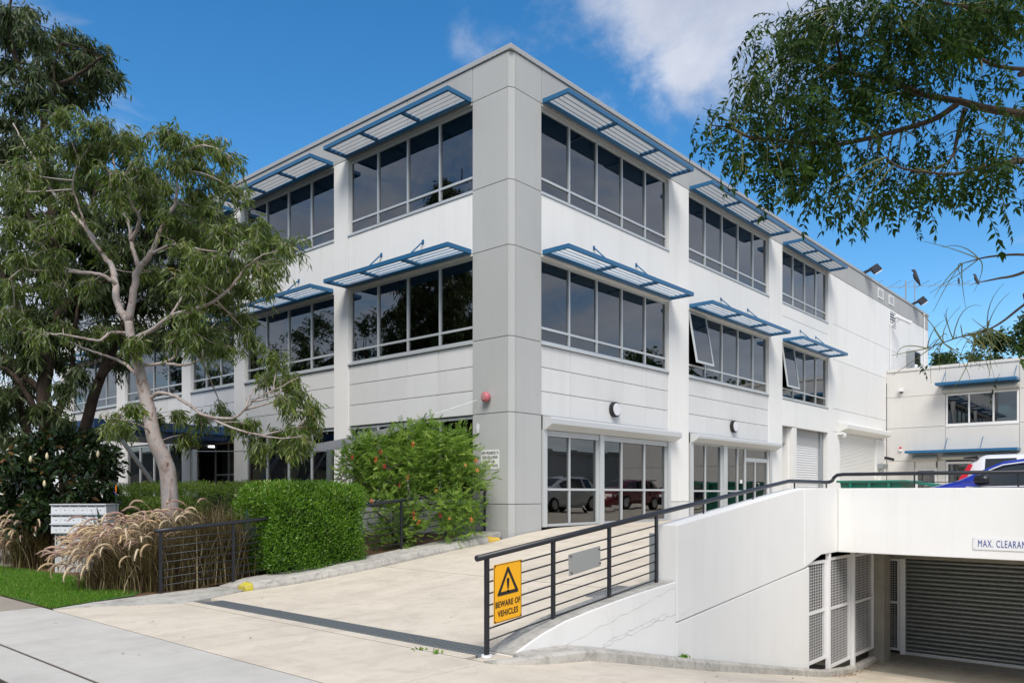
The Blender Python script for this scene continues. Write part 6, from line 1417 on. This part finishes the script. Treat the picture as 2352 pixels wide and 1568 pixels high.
for (x, y, s) in [(640, 430, 1), (730, 420, 1), (830, 430, .9), (880, 370, .6), (560, 470, .8), (920, 470, 1), (1010, 480, 1), (1110, 450, .9), (1150, 500, .9), (430, 500, .9), (330, 530, 1), (230, 520, .9), (160, 540, .7), (260, 620, 1), (360, 620, 1), (470, 600, 1), (580, 560, 1), (690, 540, 1), (800, 540, 1), (900, 580, 1), (1010, 600, 1), (1120, 600, 1), (1200, 620, .9), 
                  (110, 660, .7), (60, 720, .6), (70, 800, .6), (170, 720, .9), (280, 720, 1), (390, 720, 1), (500, 700, 1), (610, 680, 1), (720, 670, 1), (830, 690, 1), (940, 710, 1), (1050, 720, 1), (1150, 740, 1), (1250, 740, .9), (1330, 800, .6),  (300, 820, .9), (400, 840, 1), (510, 830, 1), (640, 810, 1), (760, 800, 1), (880, 810, 1), (1000, 830, 1), (1110, 850, .9), (1300, 860, .7), (1320, 940, .5),
                  (350, 920, .9), (460, 940, .9), (580, 950, 1), (700, 940, .9), (830, 900, .9), (950, 900, .9), (330, 1030, .7), (430, 1040, .7), (510, 1080, .5), (630, 1160, .7), (720, 1170, .6), (700, 1100, .5), (560, 1250, .7), (480, 1300, .8), (600, 1320, .8), (690, 1310, .6), (410, 1340, .6), (380, 1360, .5), (760, 1340, .3), (930, 1090, .6), (1040, 1080, .6), (1110, 1020, .6), (1030, 1150, .6), (1000, 1200, .5), (1130, 1110, .4), (1230, 1150, .6), (1200, 1200, .5), (1250, 1240, .5), (1060, 1300, .5), (1000, 1300, .4), (1100, 1320, .4), (1280, 1130, .4)]:
    u = (1300 + x / (1689 / 700)) * 2352 / 3946; v = (1500 + y / (1689 / 700)) * 2352 / 3946
    rows.append((u, v, s, 0.35 if y > 1000 else 1.0))
Pl, Al = [], []; twt = []
for (u, v, s, deep) in rows:
    Y = (17.15 + r8.uniform(-0.25, 0.75)) if deep == 1.0 else 16.55 + r8.uniform(-0.1, 0.25); c = at(u, v, Y)
    if c[0] > XF - 0.25 and c[1] > YF - 0.1: c = c * (1, 1, 1) - np.array((c[0] - XF + 0.25, 0, 0))
    st = nearest(allg, c); t = np.linspace(0, 1, 6)[:, None]; md = (st + c) / 2 + r8.normal(size=3) * 0.08
    q = (1 - t) ** 2 * st + 2 * t * (1 - t) * md + t * t * c; twt.append((q, np.linspace(0.008, 0.004, 6)))
    for k in range(int(62 * s)):
        e = c + rdir(1, r8)[0] * r8.random() ** 0.5 * 0.29 * (0.6 + 0.6 * s); d = unit(e - c + np.array((0, 0, 0.05)) + r8.normal(size=3) * 0.08)
        L_ = r8.uniform(0.13, 0.20)        # one divided leaf: a spine with thin side segments
        for j in range(7):
            sp = e + d * L_ * (j / 7)
            for sd in (-1, 1):
                sv = unit(np.cross(d, np.array((0.1, 0.2, 1.0)))) * sd; Pl.append(sp); Al.append(unit(d * 0.75 + sv * 0.75 + r8.normal(size=3) * 0.15))
        Pl.append(e); Al.append(d)
join_tubes('twigs', twt, 4, GB, Tg, kind='stuff')
Pl = np.array(Pl); Al = np.array(Al); V, F = quad_geo(Pl, Al, rdir(len(Pl), r8), np.where(np.arange(len(Pl)) % 15 == 14, 0.17, 0.085), 0.016, 0.4)
raw('foliage', V, F, GL, Tg, rnd=np.repeat(r8.random(len(Pl) // 15), 15), kind='stuff')
FLW = [M('flower_orange', (0.75, 0.20, 0.06), 0.6), M('flower_red', (0.62, 0.06, 0.07), 0.6), M('flower_peach', (0.80, 0.36, 0.12), 0.6)]
def brush(seed, m):
    r = np.random.default_rng(seed); n = 70; P = np.zeros((n, 3)); P[:, 0] = r.uniform(-0.05, 0.05, n); A = unit(rdir(n, r) * np.array((0.5, 1, 1)) + np.array((0.15, 0, 0.1)))
    V, F = quad_geo(P, A, rdir(n, r), r.uniform(0.03, 0.06, n), 0.009, 0.6); o = raw('flower', V, F, m); me = o.data; bpy.data.objects.remove(o); return me
BR = [brush(90 + i, FLW[i % 3]) for i in range(6)]
for i, (x, y) in list(enumerate([(704, 510), (140, 628), (128, 660), (355, 645), (437, 712), (655, 815), (630, 830), (580, 885), (1190, 702), (1290, 660), (1290, 700), (1300, 748), (1255, 655), (1222, 585), (918, 940), (318, 1040), (712, 1155), (720, 1195), (757, 1235), (955, 1168), (1040, 1195), (1245, 1205), (405, 580), (465, 565)]))[::1]:
    if i in (2, 6, 10, 12, 13, 23): continue
    u = (1300 + x / (1689 / 700)) * 2352 / 3946; v = (1500 + y / (1689 / 700)) * 2352 / 3946
    o = bpy.data.objects.new('flower', BR[i % 6]); col.objects.link(o); o.parent = Tg; o.matrix_parent_inverse = Matrix.Translation(-gb); o.location = at(u, v, 16.75 if y < 1000 else 16.35); o.rotation_euler = (r8.uniform(-1, 1), R(60), r8.uniform(0, 6)); s = r8.uniform(0.7, 1.05); o.scale = (s, s, s)

# ---- fountain grass
BLD = leafmat('grass_blade', [(0.0, (0.050, 0.026, 0.018)), (0.4, (0.090, 0.068, 0.026)), (0.72, (0.14, 0.13, 0.04)), (0.88, (0.30, 0.24, 0.13)), (1.0, (0.48, 0.39, 0.25))], 0.55, 0.3, 0.25, (1.2, 1.1, 0.8))
def blades(r, base, n, L0, L1, spread, lean, w0=0.012, nseg=4):
    """arching ribbons"""
    b = base + np.concatenate([r.normal(size=(n, 2)) * spread, np.zeros((n, 1))], 1); a = r.uniform(0, 2 * math.pi, n); out = np.stack([np.cos(a), np.sin(a), np.zeros(n)], 1) * r.uniform(0.15, 0.75, n)[:, None] + np.array(lean)
    L = r.uniform(L0, L1, n)[:, None]; side = unit(np.cross(out, np.array((0, 0, 1.0)))); V = []
    for i in range(nseg + 1):
        t = i / nseg; c = b + L * (np.array((0, 0, 1.0)) * (t - 0.42 * t * t * np.linalg.norm(out, axis=1)[:, None]) + out * (0.25 * t + 0.75 * t * t)); wv = w0 * (1 - t) ** 0.7 + 0.001
        V += [c + side * wv * 0.5, c - side * wv * 0.5]
    V = np.stack(V, 1); k = 2 * (nseg + 1); V = V.reshape(-1, 3); o = np.arange(n)[:, None] * k
    F = np.concatenate([o + np.array([2 * i, 2 * i + 1, 2 * i + 3, 2 * i + 2]) for i in range(nseg)], 1).reshape(-1, 4); return V, F, nseg
PLM = []
for nm, c0, c1 in (('plume_cream', (0.70, 0.56, 0.38), (0.80, 0.67, 0.48)), ('plume_pink', (0.46, 0.29, 0.25), (0.62, 0.45, 0.36)), ('plume_straw', (0.68, 0.50, 0.30), (0.76, 0.60, 0.40))):
    m = M(nm, c0, 0.8, 0.1); t = NT(m); oi = t.n('ShaderNodeObjectInfo'); t.base(t.ramp(oi.outputs['Random'], [(0.0, c0), (1.0, c1)]))
    tr_ = t.n('ShaderNodeBsdfTranslucent'); tr_.inputs[0].default_value = (*c1, 1); ms = t.n('ShaderNodeMixShader'); ms.inputs[0].default_value = 0.3
    t.l(t.b.outputs[0], ms.inputs[1]); t.l(tr_.outputs[0], ms.inputs[2]); t.l(ms.outputs[0], t.t.nodes['Material Output'].inputs[0]); PLM.append(m)
def plume(seed, m):
    """stalk that arches over and ends in a bristly head; grows from the origin towards +X"""
    r = np.random.default_rng(seed); bend = r.uniform(0.7, 1.25); Ls = r.uniform(0.30, 0.42); Lh = r.uniform(0.20, 0.28); mb = MB()
    p = np.array((0, 0, 0.0)); ang = R(82); S_ = [p]; H_ = []
    for i in range(8): p = p + np.array((math.cos(ang), 0, math.sin(ang))) * Ls / 8; ang -= bend * 0.09; S_.append(p)
    H_.append(p)
    for i in range(9): p = p + np.array((math.cos(ang), 0, math.sin(ang))) * Lh / 9; ang -= bend * 0.20; H_.append(p)
    mb.tube(S_, 0.0018, 4, cap=False); rr = 0.0125 * np.sin(np.linspace(0.25, math.pi - 0.1, 10)) ** 0.6; mb.tube(H_, rr, 6, cap=False)
    V = np.array(mb.v); F = np.array(mb.f); F = np.vstack([F[:, [0, 1, 2]], F[:, [0, 2, 3]]]); H_ = np.array(H_)
    n = 110; f = r.uniform(0, 8.6, n); i = f.astype(int); P = H_[i] + (H_[i + 1] - H_[i]) * (f - i)[:, None]; D = unit(H_[i + 1] - H_[i]); A = unit(D * 0.8 + rdir(n, r) * 0.8); Nn = rdir(n, r); S2 = unit(np.cross(A, Nn))
    L_ = (0.020 + 0.018 * r.random(n))[:, None]; Vb = np.stack([P + S2 * 0.0022, P - S2 * 0.0022, P + A * L_], 1).reshape(-1, 3); Fb = np.arange(3 * n).reshape(-1, 3) + len(V)
    o = raw('plume', np.vstack([V, Vb]), np.vstack([F, Fb]), m); me = o.data; bpy.data.objects.remove(o); return me
PM = [plume(200 + i, PLM[i % 3]) for i in range(9)]
r9 = np.random.default_rng(91)
def fountain(lab, x, y, nb, np_, h, lean, spread=0.16, pz=(0.45, 0.95), pa=None):
    g = empty('fountain_grass', (x, y, gz(x, y)), lab, 'ornamental grass', 'fountain grass clumps')
    V, F, ns = blades(r9, np.array((x, y, gz(x, y) - 0.03)), nb, 0.6 * h, 1.15 * h, spread, (*lean, 0.0))
    if x > 6.0 and y < 14: V[:, 1] = np.maximum(V[:, 1], np.where(V[:, 0] > 5.6, 12.51 + 0.02 * np.sin(V[:, 0] * 90), 0))
    raw('blades', V, F, BLD, g, rnd=np.repeat(np.clip(r9.random(nb) ** 1.1, 0, 1), ns), kind='stuff')
    for k in range(np_):
        a = (pa if pa is not None else r9.uniform(0, 6.28)) + r9.normal() * 0.75; d = np.array((math.cos(a), math.sin(a))); rr = r9.uniform(0.1, 0.62)
        z = gz(x, y) + h * r9.uniform(*pz) * (1.05 - 0.45 * rr)
        o = bpy.data.objects.new('plume', PM[r9.integers(9)]); col.objects.link(o); o.parent = g; o.matrix_parent_inverse = Matrix.Translation(-Vector(g.location))
        o.location = (x + d[0] * rr + lean[0] * h * 0.5, y + d[1] * rr + lean[1] * h * 0.5, z - 0.12); o.rotation_euler = (r9.normal() * 0.15, r9.uniform(-0.1, 0.45), a); s = r9.uniform(0.95, 1.4); o.scale = (s, s, s)
PA = R(135)
for (lab, x, y, nb, npl, h, ln, pa) in (
 ('fountain grass clump spilling cream plumes over the lawn, front of the bed', 5.85, 13.05, 1300, 46, 1.0, (-0.16, 0.12), PA),
 ('fountain grass clump at the garden railing end post', 6.1, 12.92, 1300, 14, 1.05, (-0.06, 0.05), PA),
 ('fountain grass clump heavy with cream plumes before the letterboxes', 5.85, 13.75, 1300, 54, 1.08, (-0.18, 0.02), R(170)),
 ('fountain grass clump right of the letterboxes with arching plumes', 5.95, 14.45, 1100, 38, 0.82, (-0.18, -0.04), R(178)),
 ('low fountain grass clump laying its plumes on the lawn edge', 5.5, 13.5, 800, 40, 0.72, (-0.2, 0.12), PA),
 ('low fountain grass clump on the lawn edge nearer the letterboxes', 5.5, 14.0, 700, 22, 0.46, (-0.2, -0.03), R(180)),
 ('fountain grass clump touching the letterbox side', 6.6, 15.3, 1000, 24, 0.95, (0.0, 0.0), R(100)),
 ('fountain grass clump at the foot of the gum trunk', 6.45, 13.7, 1300, 40, 1.22, (-0.08, 0.08), PA),
 ('fountain grass clump behind the first bay of the garden railing', 6.5, 13.0, 1400, 14, 1.2, (0.0, 0.03), PA),
 ('brown fountain grass clump behind the second bay of the garden railing', 6.95, 13.0, 1500, 8, 1.3, (0.0, 0.0), PA),
 ('tall brown fountain grass clump against the bright hedge', 7.15, 13.4, 1500, 14, 1.42, (0.0, 0.02), PA),
 ('fountain grass clump between the gum trunk and the bright hedge', 6.95, 14.2, 1400, 22, 1.32, (0.0, 0.04), PA),
 ('fountain grass clump left of the letterboxes with pinkish plumes', 5.85, 18.75, 900, 34, 1.1, (-0.06, -0.02), R(190)),
 ('fountain grass clump at the far left edge by the path', 6.1, 19.9, 900, 18, 1.0, (-0.05, 0.0), R(190))):
    fountain(lab, x, y, nb, npl, h, ln, spread=0.2, pa=pa)
# ---- bird of paradise flowers
BOP = M('strap_leaf', (0.03, 0.075, 0.05), 0.35); BOF = M('bird_flower_orange', (0.90, 0.25, 0.01), 0.45); BOB = M('bird_flower_blue', (0.03, 0.03, 0.16), 0.5)
for (u, v, Y, lab) in ((267, 1128, 15.6, 'orange bird-of-paradise flower above the letterboxes'), (575, 1140, 14.4, 'orange bird-of-paradise flower right of the gum trunk')):
    p = at(u, v, Y); gp = empty('bird_of_paradise', (p[0], p[1], gz(p[0], p[1])), lab, 'flower', 'bird-of-paradise plants')
    k = MB(); k.tube([(p[0], p[1], gz(p[0], p[1])), (p[0], p[1], p[2] - 0.06)], [0.012, 0.008], 7); k.build('stalk', BOP, gp)
    k = MB(); k.tube([p + (0, 0, -0.08), p + (0.0, 0.05, -0.02), p + (0, 0.13, 0.01)], [0.012, 0.016, 0.003], 6); k.build('beak', BOB, gp)
    for a in (-0.5, -0.1, 0.3, 0.7): k = MB(); q = p + np.array((0.02 * a, math.sin(a) * 0.08, math.cos(a) * 0.14)); md = (p + q) / 2 + (0, 0.015, 0); k.tube([p + (0, 0, -0.03), md, q], [0.006, 0.014, 0.002], 5); k.build('petal', BOF, gp)
    for j in range(6):
        a = r9.uniform(0, 6.28); b0 = np.array((p[0] + math.cos(a) * 0.1, p[1] + math.sin(a) * 0.1, gz(p[0], p[1]))); tip = b0 + np.array((math.cos(a) * 0.35, math.sin(a) * 0.35, r9.uniform(0.9, 1.3)))
        s = np.array((-math.sin(a), math.cos(a), 0)) * 0.07; m1 = b0 + (tip - b0) * 0.7; k = MB(); k.add([b0 + s * 0.1, b0 - s * 0.1, m1 - s, tip, m1 + s], [(0, 1, 2, 3, 4)]); k.build('strap_leaf', BOP, gp)
# ---- lawn
LW = leafmat('lawn_blade', [(0.0, (0.05, 0.14, 0.012)), (0.5, (0.11, 0.26, 0.02)), (0.9, (0.20, 0.36, 0.04)), (1.0, (0.38, 0.34, 0.12))], 0.5, 0.3, 0.35, (1.2, 1.4, 0.5))
LWB = M('lawn_base', (0.05, 0.12, 0.016), 0.9); _t = NT(LWB); _t.base(_t.ramp(_t.noise(_t.pos(), 14, 5, 0.7), [(0.3, (0.030, 0.07, 0.010)), (0.6, (0.06, 0.15, 0.018)), (0.8, (0.12, 0.13, 0.05))]))
n = 46000
def lawn_hi(y): return np.interp(y, [11.9, 12.3, 12.9, 14, 16, 19, 40], [4.1, 4.75, 5.6, 5.75, 5.75, 5.55, 5.5])
yy = 11.95 + (r9.random(n * 2) ** 1.5) * 14; xx = 3.93 + r9.random(n * 2) * 1.85; ok = (xx < lawn_hi(yy) + r9.normal(size=n * 2) * 0.06) & (yy > np.interp(xx, [3.9, 4.1, 4.6, 5.44, 5.7, 6], [11.9, 12.03, 12.24, 12.45, 12.5, 12.55]) + r9.normal(size=n * 2) * 0.03) & ((xx > 3.97 + 0.05 * np.sin(yy * 3)) )
xx, yy = xx[ok][:n], yy[ok][:n]; m_ = len(xx); P = np.stack([xx, yy, np.full(m_, 0.004)], 1)
A = unit(rdir(m_, r9) * 0.55 + np.array((0, 0, 1.0))); V, F = quad_geo(P, A, rdir(m_, r9), r9.uniform(0.035, 0.075, m_), 0.007, 0.3)
lawn = empty('lawn', (4.8, 15, 0), kind='stuff'); lawn['label'] = 'short green lawn strip at the left'
raw('grass_blades', V, F, LW, lawn, rnd=r9.random(len(F)), kind='stuff')
mb = MB(); ys = np.linspace(12.0, 40, 60); V = []
for y in ys: V += [(3.96, y, 0.006), (float(lawn_hi(y)) if y > 12.5 else max(3.97, float(np.interp(y, [11.95, 12.03, 12.24, 12.45], [3.97, 4.1, 4.6, 5.3]))), y, 0.012)]
mb.add(V, [(2 * i, 2 * i + 1, 2 * i + 3, 2 * i + 2) for i in range(len(ys) - 1)]); mb.build('turf', LWB, lawn)
# ---- weeds and fallen leaves
def scatter_leaves(name, lab, P, L, m, n_col):
    k = len(P); A = unit(rdir(k, r9) * np.array((1, 1, 0.12))); V, F = leaf_geo(P, A, np.tile((0, 0, 1.0), (k, 1)) + rdir(k, r9) * 0.4, r9.uniform(0.6, 1.3, k) * L, r9.uniform(0.6, 1.3, k) * L * 0.35, -0.1)
    o = raw(name, V, F, m, None, rnd=np.repeat(r9.random(k), 4), kind='stuff'); o['label'] = lab; return o
LIT = leafmat('dry_leaf', [(0.0, (0.10, 0.05, 0.02)), (0.6, (0.22, 0.12, 0.05)), (1.0, (0.38, 0.26, 0.12))], 0.8, 0.2, 0.1)
P = []
for k in range(260): x = r9.uniform(14.2, 17.3); P.append((x, 4.97 + 0.1 * (x - 14.2) / 3 - abs(r9.normal()) * 0.10, low_z(x) + 0.012))
for k in range(40): x = r9.uniform(5.5, 14); P.append((x, r9.uniform(2.5, 4.85), low_z(x) + 0.01))
for k in range(34): x = r9.uniform(2.3, 13.0); P.append((x, r9.uniform(5.5, 11.6), ramp_z(x) + 0.008))
for k in range(120): x = r9.uniform(5.6, 6.2); P.append((x, r9.uniform(12.5, 19), 0.02))
scatter_leaves('fallen_leaves', 'dry brown fallen leaves along the kerbs', np.array(P), 0.045, LIT, 0)
def weed(lab, x, y, z, n, s):
    P = np.array((x, y, z)) + r9.normal(size=(n, 3)) * np.array((s, s, 0.0)) ; A = unit(rdir(n, r9) * 0.8 + np.array((0, 0, 0.8))); V, F = leaf_geo(P, A, rdir(n, r9) + np.array((0, 0, 1.0)), r9.uniform(0.5, 1.2, n) * 0.06, 0.022, 0.1)
    o = raw('weeds', V, F, LW, None, rnd=np.repeat(r9.random(n), 4), kind='stuff'); return tag(o, lab)
weed('small green weed at the foot of the railing end post', 5.40, 5.75, 0.0, 16, 0.03); weed('green weed in the driveway joint left of the railing', 5.41, 6.0, 0.0, 14, 0.04)
wq = weed('leafy weed growing from the kerb against the white retaining wall', 9.05, 5.03, low_z(9.05) + 0.13, 90, 0.035)
